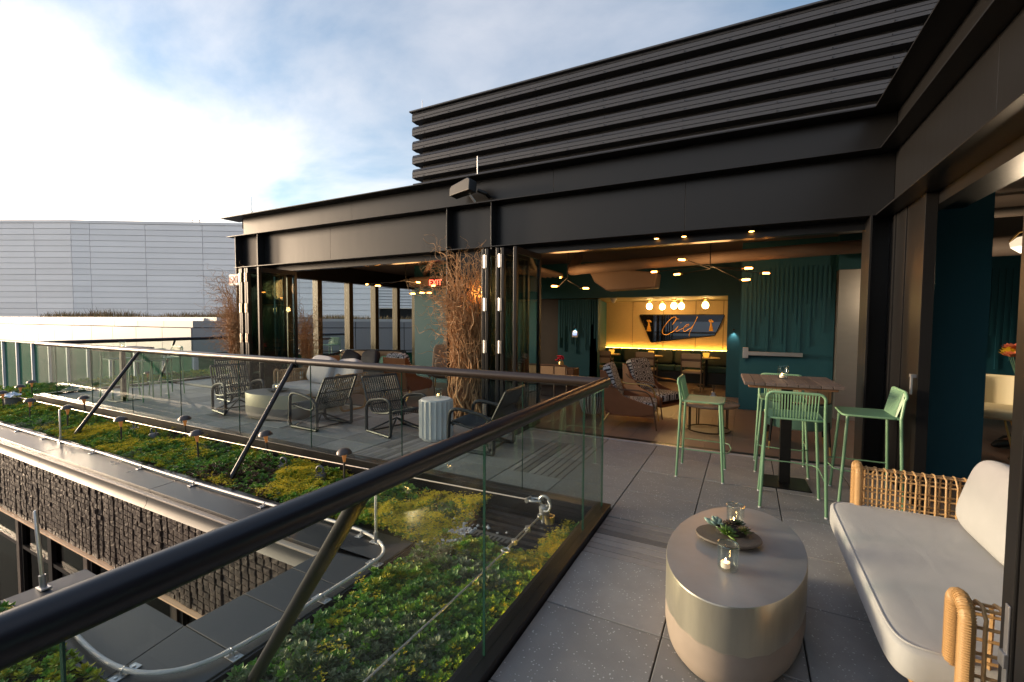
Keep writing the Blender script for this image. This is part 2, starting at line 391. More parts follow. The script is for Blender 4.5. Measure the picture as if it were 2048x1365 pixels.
def scatter(x0, y0, x1, y1, dens, s0, s1, nl, flow):
    n = int((x1-x0)*(y1-y0)*dens)
    for _ in range(n):
        x, y = random.uniform(x0, x1), random.uniform(y0, y1)
        if not beds(x, y): continue
        cl = max(0, noise.noise((x*3.1, y*3.1, 5.0))); c2 = noise.noise((x*9, y*9, 15.0))
        if c2 < -.58: continue                        # bare gaps
        h = bedh(x, y)+random.uniform(-.01, .06)+.09*cl+.05*max(0, c2)
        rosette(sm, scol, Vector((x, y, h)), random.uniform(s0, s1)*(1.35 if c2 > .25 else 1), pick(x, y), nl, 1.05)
        if flow and random.random() < flow*max(0, 6*(noise.noise((x*2.1, y*2.1, 12.5))-.02)):
            for _k in range(random.randint(7, 12)):
                c = Vector((x+random.gauss(0, .022), y+random.gauss(0, .022), h+random.uniform(.025, .05)))
                rosette(fm, fcol, c, random.uniform(.009, .014), random.choice(FLOW), 5, .5)
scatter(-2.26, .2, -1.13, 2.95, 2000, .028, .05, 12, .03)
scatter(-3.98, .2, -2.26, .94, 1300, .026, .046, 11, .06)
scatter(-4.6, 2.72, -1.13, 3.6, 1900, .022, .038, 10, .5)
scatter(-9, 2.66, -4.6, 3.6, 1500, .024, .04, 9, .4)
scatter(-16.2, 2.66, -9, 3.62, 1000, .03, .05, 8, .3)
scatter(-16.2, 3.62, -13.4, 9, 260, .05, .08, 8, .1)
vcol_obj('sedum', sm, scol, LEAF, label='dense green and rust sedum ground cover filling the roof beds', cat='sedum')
vcol_obj('sedum_flowers', fm, fcol, mat('yellow sedum flower', (.5, .4, .02), 0.6, vcol='tint'), label='small yellow flower heads scattered over the sedum', cat='flowers')

# parapet and light well ---------------------------------------------------
COPE = mat('anthracite coping sheet', (0.022, 0.022, 0.025), 0.29, var=0.05, vscale=2.2, spec=0.42)
COPM = mat('matt slate coping sheet', (0.028, 0.033, 0.042), 0.5, var=0.06, vscale=5)
EDGE = mat('drip edge with sunlight in colour', (0.36, 0.32, 0.28), 0.4)  # ledge paler than the sheets: light falling on it is in the colour
pp = thing('parapet', 'dark metal clad parapet coping around the brick light well', 'parapet')
CZ = -.11
for k in range(5):                                    # long glossy coping in sheets with standing joints
    xa, xb = -16.4+k*2.75+.004, -16.4+(k+1)*2.75-.004
    xe = xb
    if k == 4: xb = -2.262; xe = -2.80
    MB().prism([(2.315, CZ-.012), (2.315, CZ-.020), (2.66, CZ-.10), (2.70, CZ-.10), (2.70, CZ+.004)], xa, xb, 'x').build('coping_sheet', COPE, pp, smooth=0, bevel=.003)
    MB().box(xa, 2.325, CZ-.19, xe, 2.40, CZ-.021).build('recess_face', COPE, pp, smooth=0)
    MB().box(xa, 2.272, CZ-.066, xe, 2.324, CZ-.050).build('pale_edge', EDGE, pp, smooth=0, bevel=.002)
    MB().prism([(2.285, CZ-.071), (2.292, CZ-.11), (2.285, CZ-.15), (2.262, CZ-.19), (2.324, CZ-.192), (2.324, CZ-.071)], xa, xe, 'x').build('fascia_strip', COPM, pp, smooth=60)
for k in range(4):
    ya, yb = 1.345+k*.338+.002, 1.345+(k+1)*.338-.002
    MB().box(-2.785, ya, CZ-.12, -2.262, min(yb, 2.698), CZ).build('coping_sheet', COPM, pp, smooth=0, bevel=.004) if k < 3 else MB().prism([(-2.785, ya), (-2.785, 2.31), (-2.262, 2.698), (-2.262, ya)], CZ-.12, CZ+.006, 'z').build('coping_sheet', COPM, pp, smooth=0, bevel=.004)
MB().prism([(-2.262, .95), (-2.262, 1.343), (-2.785, 1.343), (-2.70, .95)], CZ-.12, CZ, 'z').build('coping_sheet', COPM, pp, smooth=0, bevel=.004)
MB().prism([(-2.705, .95), (-2.79, 1.343), (-4.04, 1.343), (-4.04, .95)], CZ-.12, CZ-.001, 'z').build('coping_sheet', COPM, pp, smooth=0, bevel=.004)
MB().box(-4.04, -.8, CZ-.12, -3.62, .948, CZ-.001).build('coping_sheet', COPM, pp, smooth=0, bevel=.004)
MB().box(-2.259, .94, -.34, -2.245, 2.69, CZ-.01).build('inner_flashing', COPE, pp, smooth=0)
MB().box(-4.0, .925, -.34, -2.26, .946, CZ-.01).build('inner_flashing', COPE, pp, smooth=0)

# brick wall of the light well: stack-bonded rough headers
BRICK = mat('dark brown rough brick', (0.068, 0.053, 0.047), 0.42, var=0.25, vscale=14, bump=0.5, bscale=60, rnd=0.28)
bw = thing('brick_wall', 'dark brown rough brick wall of the light well above a window band', 'wall')
MB().box(-16.4, 2.335, -1.18, -2.80, 2.5, -.30).build('backing', JOINT, bw, smooth=0)
bmeshes = []
for k in range(9):
    random.seed(100+k); mb = MB(); w, h = .078/2, .0525/2
    fr = [[(-w, -random.uniform(.0, .004), -h), (-.005, -random.uniform(.0, .006), -h+random.uniform(0, .003)), (w, -random.uniform(.0, .004), -h)],
          [(-w, -random.uniform(.001, .005), 0), (random.uniform(-.01, .01), -random.uniform(.001, .007), 0), (w, -random.uniform(.001, .005), 0)],
          [(-w, -random.uniform(.0, .004), h), (.004, -random.uniform(.0, .006), h-random.uniform(0, .003)), (w, -random.uniform(.0, .004), h)]]
    o = [p for r_ in fr for p in r_]; ring = [0, 1, 2, 5, 8, 7, 6, 3]
    mb.v = o+[(o[i][0], .06, o[i][2]) for i in ring]
    mb.f = [(0, 1, 4, 3), (1, 2, 5, 4), (3, 4, 7, 6), (4, 5, 8, 7)]+[(ring[i], ring[(i+1) % 8], 9+(i+1) % 8, 9+i) for i in range(8)]
    me = mb.mesh('brick', 0); me.materials.append(BRICK); bmeshes.append(me)
random.seed(11)
bricks = []
nrow = 14
for c in range(110):
    x = -2.86-c*.1; yo = random.gauss(0, .005); ao = random.gauss(0, .02)
    for r_ in range(nrow):
        z = -1.13+(r_+.5)*.0590
        bricks.append((x, 2.285+yo+random.gauss(0, .0035), z, ao+random.gauss(0, .015), random.gauss(0, .025)))
for i, (x, y, z, a, b) in enumerate(bricks[:294]):
    o = link('brick', random.choice(bmeshes), bw); o.location = (x, y, z); o.rotation_euler = (b, 0, a)
mass = MB()
for x, y, z, a, b in bricks[294:]:
    me = random.choice(bmeshes); mtx = Matrix.Translation((x, y, z)) @ Matrix.Rotation(a, 4, 'Z') @ Matrix.Rotation(b, 4, 'X')
    mass.add([mtx @ v.co for v in me.vertices], [tuple(p.vertices) for p in me.polygons])
tag(mass.build('brick_mass', BRICK, bw, smooth=0), kind='stuff')
MB().box(-16.4, 2.245, -1.154, -2.80, 2.334, -1.138).build('lintel', mat('steel angle with sunlight in colour', (0.85, 0.60, 0.40), 0.35), bw, smooth=0)  # steel angle with the low sun's orange gleam put into its colour
# window band below the lintel
for x0, x1 in ((-5.0, -3.0), (-7.0, -5.1), (-9.2, -7.1), (-12, -9.3)):
    wi = MB(); t = .07
    wi.box(x0, 2.36, -3.2, x0+t, 2.46, -1.182); wi.box(x1-t, 2.36, -3.2, x1, 2.46, -1.182); wi.box(x0+t, 2.36, -1.67, x1-t, 2.46, -1.62); wi.box(x0+t, 2.36, -1.25, x1-t, 2.46, -1.182)
    f = wi.build('window', BLACKF, bw, smooth=0)
    mx_ = (x0+x1)/2; MB().box(mx_-.06, 2.35, -3.2, mx_+.06, 2.47, -1.251).build('mullion', BLACKF, f, smooth=0)
    MB().box(x0+t, 2.40, -3.2, mx_-.06, 2.41, -1.671).build('pane', glassmat('court glass', (.30, .36, .36), .35), f, smooth=0)
    MB().box(mx_+.06, 2.40, -3.2, x1-t, 2.41, -1.671).build('pane', MATS['court glass'], f, smooth=0)
    MB().box(x0+t, 2.40, -1.619, mx_-.06, 2.41, -1.251).build('pane', MATS['court glass'], f, smooth=0)
    MB().box(mx_+.06, 2.40, -1.619, x1-t, 2.41, -1.251).build('pane', MATS['court glass'], f, smooth=0)
MB().box(-16.4, 3.2, -3.2, -2.8, 3.3, -1.182).build('room_back', mat('dim room wall', (.10, .10, .11), .8), bw, smooth=0)
for xx in (-7.05, -9.25, -5.05, -2.9):
    MB().box(xx-.05, 2.34, -3.2, xx+.05, 2.58, -1.182).build('pier', BRICK, bw, smooth=0)
cw = thing('court_wall', 'dark opposite wall below the slate coping of the light well', 'wall')
MB().box(-2.79, -.8, -6, -2.665, 2.51, -.232).build('side_wall', BRICK, cw, smooth=0)
MB().box(-4.03, -.8, -6, -2.795, 1.335, -.232).build('near_wall', BRICK, cw, smooth=0)
struct('courtyard_floor', MB().box(-16.4, -6, -6.2, -2.6, 2.4, -6.01), mat('courtyard paving', (.08, .08, .08), .8), smooth=0)
struct('lower_storey', MB().box(-16.4, 3.31, -14, 2.0, 12.4, -3.21), JOINT, smooth=0)

# drain box with white stones
db = thing('drain_box', 'black slotted drain cover box set in white stones in the bed corner', 'drain')
MB().box(-1.98, 3.0, -.30, -1.40, 3.02, -.10).build('rim', BLACKF, db, smooth=0)
for k in range(6): MB().box(-2.06, 3.15+k*.075, -.30, -1.36, 3.20+k*.075, -.145+.012*k).build('slat', BLACKF if k % 2 else COPE, db, smooth=0)
MB().box(-1.96, 2.93, -.22, -1.62, 3.14, -.115).build('cover', mat('brushed drain cover', (.2, .21, .22), .4, .6), db, smooth=0, bevel=.003)
for k in range(8): MB().box(-1.93+k*.038, 2.99, -.1149, -1.915+k*.038, 3.10, -.1125).build('slot', JOINT, db, smooth=0)
gm = MB(); random.seed(4)
for _ in range(420):
    x, y = random.gauss(-2.0, .11), random.gauss(3.0, .11)
    if not (-2.3 < x < -1.5 and 2.72 < y < 3.3) or (-1.97 < x < -1.62 and 2.92 < y < 3.2): continue
    s = random.uniform(.009, .018); z = -.145+random.uniform(0, .035)
    v = []
    for d in ((1, 0, 0), (-1, 0, 0), (0, 1, 0), (0, -1, 0), (0, 0, 1), (0, 0, -1), (.6, .6, .5), (-.6, .5, .6), (.5, -.6, .6)):
        v.append((x+d[0]*s*random.uniform(.7, 1.3), y+d[1]*s*random.uniform(.7, 1.3), z+d[2]*s*random.uniform(.5, .9)))
    bm = bmesh.new(); [bm.verts.new(p) for p in v]; bmesh.ops.convex_hull(bm, input=bm.verts); bm.verts.ensure_lookup_table()
    bm.verts.index_update(); gm.add([q.co[:] for q in bm.verts], [tuple(w.index for w in f.verts) for f in bm.faces]); bm.free()
tag(gm.build('white_gravel', mat('white stone', (.55, .56, .58), .6, var=.1, vscale=20), smooth=0), 'loose white stones around the drain cover in the bed', 'gravel', kind='stuff')
# ================================================================== BAR BUILDING
bar = thing('rooftop_bar', 'black steel framed rooftop bar with open folding doors and ribbed upper cladding', 'building')
def bbox(name, m, *b, parent=None, bevel=0): return MB().box(*b).build(name, m, parent or bar, smooth=0, bevel=bevel)
# horizontal flanges, front (along X) and wing (along Y)
for nm, z, lipY, x0, x1, lipX in (('bottom_flange', 2.78, 6.13, -10.25, 1.20, 1.20), ('middle_flange', 3.475, 6.10, -10.45, 1.21, 1.21), ('top_flange', 3.905, 6.08, -10.66, 1.15, 1.15)):
    bbox(nm, BLACK, x0, lipY, z, 1.9, 6.52, z+.016, bevel=.002)
    bbox(nm, BLACK, lipX, -2.0, z, 1.9, lipY-.001, z+.016, bevel=.002)
for x0, x1 in zip((-10.22, -9.56, -7.35, -4.53, -3.67, -.75), (-9.56, -7.35, -4.53, -3.67, -.75, 1.385)):
    bbox('lower_web_panel', BLACK, x0+.002, 6.30, 2.797, x1-.002, 6.33, 3.474, bevel=.0015)
for x0, x1 in zip((-10.15, -6.75, -2.6), (-6.75, -2.6, 1.385)):
    bbox('upper_web_panel', BLACK, x0+.002, 6.301, 3.492, x1-.002, 6.33, 3.904, bevel=.0015)
for y0, y1 in ((4.05, 6.299), (1.6, 4.05), (-2.0, 1.6)):
    bbox('wing_lower_web_panel', BLACK, 1.386, y0+.002, 2.797, 1.41, y1-.002, 3.474, bevel=.0015)
    bbox('wing_upper_web_panel', BLACK, 1.386, y0+.002, 3.492, 1.41, y1-.002, 3.904, bevel=.0015)
bbox('web_backing', JOINT, -10.2, 6.332, 2.80, 1.9, 6.36, 3.90)
bbox('wing_web_backing', JOINT, 1.412, -2.0, 2.80, 1.5, 6.29, 3.90)
for x in (-10.2, -9.41, -4.42, -3.575): bbox('stiffener', BLACK, x-.008, 6.135, 2.797, x+.008, 6.299, 3.474, bevel=.0015)
# columns
for x0, x1 in ((-10.2, -9.41), (-4.42, -3.575)):
    for x in (x0, x1): bbox('column_flange', BLACK, x-.009, 6.14, 0, x+.009, 6.50, 2.779, bevel=.0015)
    bbox('column_web', BLACK, x0+.01, 6.31, 0, x1-.01, 6.34, 2.779)
bbox('corner_column_face', BLACK, 1.155, 6.12, 0, 1.175, 6.50, 2.779, bevel=.002)
bbox('corner_column_web', BLACK, 1.176, 6.30, 0, 1.385, 6.32, 2.779)
bbox('corner_column_flange', BLACK, 1.36, 6.12, 0, 1.40, 6.299, 2.779, bevel=.002)
bbox('corner_panel', BLACK, 1.375, 5.80, 0, 1.43, 6.119, 2.779, bevel=.002)
bbox('corner_panel', BLACKF, 1.385, 5.36, 0, 1.44, 5.792, 2.779, bevel=.002)
bbox('jamb', BLACKF, 1.375, 5.25, 0, 1.46, 5.352, 2.779, bevel=.002)
# pull handle on the fixed panel
hd = MB(); hd.box(1.338, 5.275, 1.13, 1.3745, 5.35, 1.16); hd.box(1.328, 5.262, .98, 1.345, 5.287, 1.16)
hd.build('door_pull', ALU, bar, smooth=0, bevel=.003)
bbox('door_head', BLACKF, -9.40, 6.38, 2.67, -4.43, 6.52, 2.779); bbox('door_head', BLACKF, -3.56, 6.38, 2.67, 1.154, 6.52, 2.779)
bbox('wing_door_head', BLACKF, 1.465, -2.0, 2.67, 1.56, 5.6, 2.779)
bbox('threshold', mat('silver door track', (.60, .60, .64), .4, .5), -9.4, 6.10, -.02, 1.15, 6.145, .004)
bbox('threshold', BLACKF, -9.4, 6.146, -.02, 1.15, 6.25, .002)
bbox('wing_threshold', BLACKF, 1.362, .3, -.02, 1.46, 5.245, .002)
bbox('roof', JOINT, -10.3, 6.365, 3.70, 6, 13.9, 3.90)
bbox('wing_roof', JOINT, 1.52, -2, 3.70, 6, 6.36, 3.89)
# ribbed upper storey cladding, each board with two shadow grooves over a deep recess
CLAD = mat('anthracite ribbed cladding', (0.040, 0.042, 0.048), 0.42, var=0.06, vscale=2, stretch=(.6, 5, 5))
bbox('upper_core', JOINT, -6.05, 7.56, 3.9, 7.0, 11.5, 5.85)
for k in range(7):
    z1 = 5.875-k*.285; z0 = z1-.19
    prof = [(7.56, z0), (7.40, z0+.012), (7.40, z0+.055), (7.412, z0+.058), (7.412, z0+.064), (7.40, z0+.067), (7.40, z0+.125), (7.412, z0+.128), (7.412, z0+.134), (7.402, z0+.137), (7.43, z1), (7.56, z1)]
    bd_ = MB().prism(prof, -6.2, 7, 'x').build('cladding_board', CLAD, bar, smooth=0); fx = MB()
    for q in range(21):
        for dz in (.03, .15): fx.box(-5.9+q*.62+.02*(k % 2)-.007, 7.393, z0+dz-.007, -5.9+q*.62+.02*(k % 2)+.007, 7.399, z0+dz+.007)
    fx.build('fixings', BLACKF, bd_, smooth=0)
    MB().box(-6.18, 7.561, z0, -6.051, 11.5, z1).build('cladding_board', CLAD, bar, smooth=0)
bbox('parapet_cap', CLAD, -6.24, 7.36, 5.876, 7, 7.6, 5.90)
# interior shell
INFLOOR = mat('pale brown floor tile', (0.20, 0.135, 0.105), 0.42, var=0.07, vscale=3, rnd=0.10)
ifl = struct('interior_floor', MB().box(-10.1, 6.251, -.2, 6, 13.9, -.012), JOINT, smooth=0)
wfl = struct('wing_floor', MB().box(1.461, -2, -.2, 6, 6.25, -.012), JOINT, smooth=0)
random.seed(3)
for i in range(30):
    y0 = 6.255; x0 = -4.3+i*.32; off = random.uniform(-.9, 0); y = y0+off
    while y < 13.2:
        a, b = max(y, y0), min(y+1.25, 13.3)
        if b-a > .06: piece('floor_tile', x0+.0015, a+.0015, x0+.3185, b-.0015, INFLOOR, parent=ifl, th=.011, bev=0)
        y += 1.25
    if x0 > 1.45:
        y = -.4+off
        while y < 6.25:
            a, b = max(y, -.4), min(y+1.25, 6.25)
            if b-a > .06: piece('floor_tile', x0+.0015, a+.0015, x0+.3185, b-.0015, INFLOOR, parent=wfl, th=.011, bev=0)
            y += 1.25
for i in range(11):
    for j in range(11):
        piece('floor_tile', -9.9+i*.5+.002, 6.26+j*.6+.002, -9.9+(i+1)*.5-.002, 6.26+(j+1)*.6-.002, INFLOOR, parent=ifl, th=.011, bev=0)
CEIL = mat('warm grey painted ceiling', (0.15, 0.118, 0.10), 0.7, var=0.05)
struct('ceiling', MB().box(-10.1, 6.53, 3.08, 6, 13.9, 3.3), CEIL, smooth=0)
struct('wing_ceiling', MB().box(1.57, -2, 3.06, 6, 6.52, 3.29), CEIL, smooth=0)

# end wall of glass at the left, seen through the left bay
ew = MB(); GOLDM = mat('mullion with reflected gold', (0.085, 0.062, 0.022), 0.42, 0.2)  # dark gold face tone is a reflection put into the colour
for y in (6.42, 7.28, 8.15, 9.2, 10.2, 11.15, 12.1):
    bbox('mullion', GOLDM, -10.12, y-.07, 0, -9.92, y+.07, 2.66, bevel=.003)
for ya, yb in zip((6.42, 7.28, 8.15, 9.2, 10.2, 11.15), (7.28, 8.15, 9.2, 10.2, 11.15, 12.1)):
    bbox('end_window', WGLASS, -10.03, ya+.071, .06, -10.018, yb-.071, 2.65)
bbox('end_head', BLACK, -10.15, 6.36, 2.661, -9.9, 13.9, 3.08)
bbox('end_sill', BLACK, -10.13, 6.36, 0, -9.91, 12.2, .055)

def slats(parent, ops, plane, m, w=.045, d=.02):      # hanging strips of different lengths
    for x, zt, zb in ops: MB().box(x-w/2, plane-d, zb, x+w/2, plane, zt).build('slat', m, parent, smooth=0)
def wall(name, m, *b): return struct(name, MB().box(*b), m, smooth=0)
# door wall with exit door
dw = wall('wall_door', TEAL, -.10, 9.36, 0, 1.33, 9.6, 3.08)
random.seed(21)
sl_ops = []
for i in range(19):
    x = -.02+i*.07; ln = [2.05, 1.45, 1.75, 1.35, 1.2, 1.95, 1.6, 1.1, 1.7, 1.9, 1.15, 1.35, 1.85, 1.0, 1.75, 1.25, .95, 1.5, .9][i]
    sl_ops.append((x, 2.6, 2.95-ln))
slats(dw, sl_ops, 9.359, TEAL, .04, .018)
# steel panel, pilaster, left teal wall
sp = wall('wall_steel', mat('brushed stainless panel', (0.56, 0.52, 0.48), 0.30, 0.8, var=0.05, vscale=3, stretch=(1, 1, 5)), 1.345, 9.18, 0, 1.86, 9.7, 2.50)
wall('wall_steel_head', TEAL, 1.331, 9.17, 2.505, 2.2, 9.7, 3.08)
pl = wall('wall_pilaster', TEAL, -.37, 10.75, 0, -.10, 11.1, 3.08)
lw = wall('wall_left', TEAL, -4.30, 10.80, 0, -3.25, 11.0, 2.17)
slats(lw, [(-4.25+i*.062, 2.165, [.95, 1.2, .85, 1.5, 1.35, 1.05, 1.6, .8, 1.25, 1.7, 1.4, .9, 1.3, 1.0, 1.55, 1.2, .9][i]) for i in range(17)], 10.799, TEAL, .035, .02)
nl_ = MB().prism([(-3.25, 10.8), (-3.72, 13.25), (-3.92, 13.25), (-3.45, 10.8)], 0, 2.17, 'z')
nlw = struct('wall_nook_side', nl_, TEAL, smooth=0)
wall('wall_soffit', TEAL, -4.9, 10.78, 2.20, -.10, 10.98, 3.08)
wall('ceiling_nook', mat('nook ceiling plaster', (0.33, 0.27, 0.16), .7), -4.9, 10.981, 2.20, -.10, 13.4, 2.3)
mural = wall('wall_mural', mat('dark floral mural', (0.028, 0.017, 0.012), .6, var=.5, vscale=2.5), -6.5, 10.9, 0, -4.31, 11.1, 3.08)
CREAM = mat('cream textured wall covering', (0.56, 0.40, 0.21), .85, var=.05, vscale=20, bump=.5, bscale=70)
nb = struct('wall_nook_back', MB().box(-4.2, 13.30, 0, -.05, 13.5, 2.2), JOINT, smooth=0)
for xa, xb in zip((-3.9, -2.95, -2.09, -1.24, -.55), (-2.95, -2.09, -1.24, -.55, -.1)):
    MB().box(xa+.006, 13.27, .86, xb-.006, 13.299, 2.195).build('panel', CREAM, nb, smooth=0, bevel=.004)
wall('wall_nook_right', TEAL, -.30, 11.11, 0, -.12, 13.3, 2.19)
wall('wall_partition', TEAL, -7.9, 9.5, 0, -4.31, 9.7, 3.08)
wall('wall_rear', mat('dark rear wall', (.03, .03, .032), .8), -10.1, 12.25, 0, -4.6, 12.4, 3.08)
wall('wall_far', mat('dark rear wall', (.03, .03, .032), .8), -10.1, 13.6, 0, 6, 13.75, 3.08)
# wing interior
tw = wall('wall_wing_return', TEAL, 1.46, 6.12, 0, 2.12, 6.24, 3.06)
tb = wall('wall_wing_back', TEAL, 2.3, 11.2, 0, 6, 11.4, 3.08)
slats(tb, [(3.55+i*.09, 2.6, [1.1, .9, 1.25, 1.0, 1.4, .8, 1.15, .95, 1.3, 1.05][i]) for i in range(10)], 11.199, TEAL, .045, .022)
wall('wall_wing_side', TEAL, 5.6, -2, 0, 5.75, 11.2, 3.06)
bbox('beam', CEIL, 1.6, 8.5, 2.62, 6, 8.9, 3.07)

# ducts and pipes under the ceiling
def duct(name, label, mb, cat='pipe'): return tag(mb.build(name, CEIL), label, cat)
duct('ceiling_pipe', 'fat beige pipe ending in a rounded elbow below the bar ceiling', MB().tube(smooth_path([(2.6, 8.5, 2.80), (0, 8.5, 2.74), (-2.6, 8.5, 2.66), (-3.05, 8.56, 2.64), (-3.2, 8.8, 2.70), (-3.2, 9.2, 2.98)]), .10, 14))
duct('ceiling_pipe', 'slim beige sprinkler pipe running along the open door head', MB().tube([(-3.5, 7.0, 2.86), (3.0, 7.0, 2.86)], .055, 12))
duct('ceiling_pipe', 'beige pipe along the ceiling of the room with the window wall', MB().tube([(-9.8, 7.2, 2.88), (-4.6, 7.2, 2.84)], .07, 12))
duct('ceiling_pipe', 'beige pipe crossing the ceiling towards the window wall', MB().tube([(-9.4, 11.5, 2.80), (-5.6, 7.4, 2.92)], .06, 12))
duct('ceiling_pipe', 'beige pipe high across the right hand room', MB().tube([(1.7, 7.6, 2.55), (5.5, 7.6, 2.58)], .12, 12))
dd = MB(); dd.prism([(-2.95, 2.78), (-2.75, 2.42), (-2.5, 2.24), (-1.55, 2.27), (-1.52, 2.56), (-2.0, 2.62), (-2.1, 2.78)], 8.85, 9.3, 'y')
tag(dd.build('air_duct', CEIL, bevel=.03), 'bulky beige air duct with sloped end under the bar ceiling', 'duct')
d2 = MB()
for k in range(5): d2.tube([(-3.9-.12*k, 8.2+.05*k, 2.95), (-3.85-.12*k, 8.35+.05*k, 2.7), (-3.6-.12*k, 9.2, 2.62)], .05, 10)
tag(d2.build('flexible_ducts', CEIL), 'bundle of curved flexible ducts in the dark ceiling corner', 'ducts')
d3 = MB().box(-7.7, 9.0, 2.46, -5.2, 9.45, 2.72); tag(d3.build('air_duct', CEIL, bevel=.06), 'long beige duct box over the window wall room', 'duct')

# exit door details (push bar) and other wall devices
pb = thing('push_bar', 'stainless push bar across the teal exit door', 'push bar')
MB().box(-.02, 9.25, 1.02, .88, 9.30, 1.09).build('bar', ALU, pb, smooth=0, bevel=.006); MB().box(-.05, 9.24, .97, .04, 9.36, 1.16).build('end_box', ALU, pb, smooth=0, bevel=.006); MB().box(.8, 9.30, 1.03, .86, 9.359, 1.08).build('bracket', ALU, pb, smooth=0)
th = thing('thermostat', 'small white thermostat with blue screen on the teal wall', 'thermostat')
MB().box(-3.90, 10.755, 1.22, -3.75, 10.778, 1.38).build('case', mat('white plastic', (.7, .7, .68), .4), th, smooth=0, bevel=.004); MB().box(-3.875, 10.751, 1.27, -3.775, 10.7545, 1.345).build('screen', mat('lit blue screen', (.1, .15, .3), .3, emit=(.35, .45, .9), estr=.5), th, smooth=0)
def spotlamp(name, label, p, aim, energy, col=(1, .93, .8), blend=.6, size=R(80)):
    o = thing(name, label, 'wall light', p, group='small wall lights')
    MB().lathe([(.0, .02), (.022, .02), (.022, -.012), (.016, -.014), (0, -.008)], n=12).build('housing', BLACKF, o)
    ld = bpy.data.lights.new('beam', 'SPOT'); ld.energy = energy; ld.color = col; ld.spot_size = size; ld.spot_blend = blend; ld.shadow_soft_size = .02
    lo = bpy.data.objects.new('beam', ld); COL.objects.link(lo); lo.parent = o; lo.location = (0, 0, -.03); lo.rotation_euler = Vector(aim).to_track_quat('-Z', 'Y').to_euler()
spotlamp('wall_light', 'small downlight glowing on the teal pilaster beside the nook', (-.24, 10.69, 1.46), (0, .25, -1), 1.6)
spotlamp('wall_light', 'small downlight above the thermostat on the teal wall', (-3.82, 10.74, 1.47), (0, .2, -1), 1.0)
spotlamp('wall_light', 'small downlight on the slatted wall behind the cream chair', (3.63, 11.13, 1.5), (0, .25, -1), 2.5)
dm = thing('dome_camera', 'small white dome sensor on the nook ceiling edge', 'sensor')
MB().lathe([(.085, 0), (.085, -.03), (.06, -.05), (.05, -.085), (.03, -.11), (0, -.12)], (-3.0, 11.3, 2.2), 18).build('dome', MATS['white plastic'], dm)

# lit fixtures: globe bulbs in the nook
GLOBE = mat('lit globe bulb', (1, .9, .7), .4, emit=(1.0, .62, .22), estr=13)
gl = thing('globe_light', '', 'ceiling light', (0, 0, 0), group='bare globe bulbs in the nook')
MB().lathe([(0, 0), (.075, 0), (.07, -.012), (.035, -.05), (.03, -.09), (0, -.09)], n=18).build('socket', BRASS, gl)
MB().lathe([(0, -.085), (.03, -.09), (.055, -.115), (.072, -.15), (.075, -.185), (.065, -.22), (.04, -.245), (0, -.255)], n=18).build('bulb', GLOBE, gl)
GB = [(1299, 12.3, 'leftmost globe bulb over the nook mirror'), (1325, 12.75, 'second globe bulb from the mural side over the mirror'), (1348, 12.0, 'middle globe bulb of the five over the mirror'), (1363, 12.4, 'fourth globe bulb, close beside the middle one'), (1411, 11.9, 'globe bulb nearest the pilaster, apart from the other four')]
for i, (px, yy, lb) in enumerate(GB):
    p = onY(px, 605, yy); o = gl if i == 0 else dup(gl, (0, 0, 0), 0)
    o.location = (p.x, yy, 2.198); o['label'] = lb
# concealed strip behind the banquette
ls = tag(MB().box(-3.72, 13.2, .845, -.32, 13.235, .855).build('light_strip', mat('warm light strip', (1, .8, .4), .5, emit=(1.0, .52, .09), estr=12), smooth=0), 'warm glowing light strip along the top of the banquette', 'light strip')

# rod chandeliers with tubular filament bulbs
FIL = mat('glowing filament tube', (1, .5, .15), .3, emit=(1.0, .34, .06), estr=8)
def chandelier(label, c, pts, Y, zt=3.08):
    o = thing('rod_chandelier', label, 'chandelier', group='black rod chandeliers')
    hub = Vector((c[0], Y, c[1])); ld = bpy.data.lights.new('chandelier_lamp', 'POINT'); ld.energy = 9; ld.color = (1, .5, .18); ld.shadow_soft_size = .3; lo = bpy.data.objects.new('chandelier_lamp', ld); COL.objects.link(lo); lo.parent = o; lo.location = hub-Vector((0, 0, .12))
    MB().tube([hub, (hub.x, Y, zt)], .008, 8).build('stem', BLACKF, o)
    for i, (px, py, dy) in enumerate(pts):
        p = onY(px, py, Y+dy); d = (p-hub); d.z = 0; d = d.normalized() if d.length > .01 else Vector((1, 0, 0))
        q = p+d*.0; st = hub+Vector((0, 0, (i % 3)*.03-.03))
        ar = MB().tube([st, p-d*.07], .006, 6).build('arm', BLACKF, o)
        MB().tube([p-d*.085, p-d*.045], .016, 8).build('socket', BRASS, ar)
        MB().tube([p-d*.045, p-d*.03, p+d*.06, p+d*.075], [.010, .016, .016, .006], 10).build('bulb', FIL, ar)
chandelier('black rod chandelier hanging before the nook with six glowing tubes', (-.55, 2.52), [(1365, 520, -.3), (1495, 537, .1), (1310, 544, .3), (1356, 549, .2), (1530, 547, .4), (1490, 560, -.2)], 8.0)
chandelier('black rod chandelier in the dark ceiling corner behind the stacked doors', (-3.0, 2.42), [(1170, 577, .2), (1122, 555, .4), (1110, 573, -.2)], 8.0)
chandelier('black rod chandelier glowing in front of the exit sign', (-6.9, 2.55), [(735, 569, .4), (757, 572, -.3), (835, 565, .3), (866, 572, -.4), (825, 588, 0), (843, 586, .3), (857, 586, .5)], 8.0)
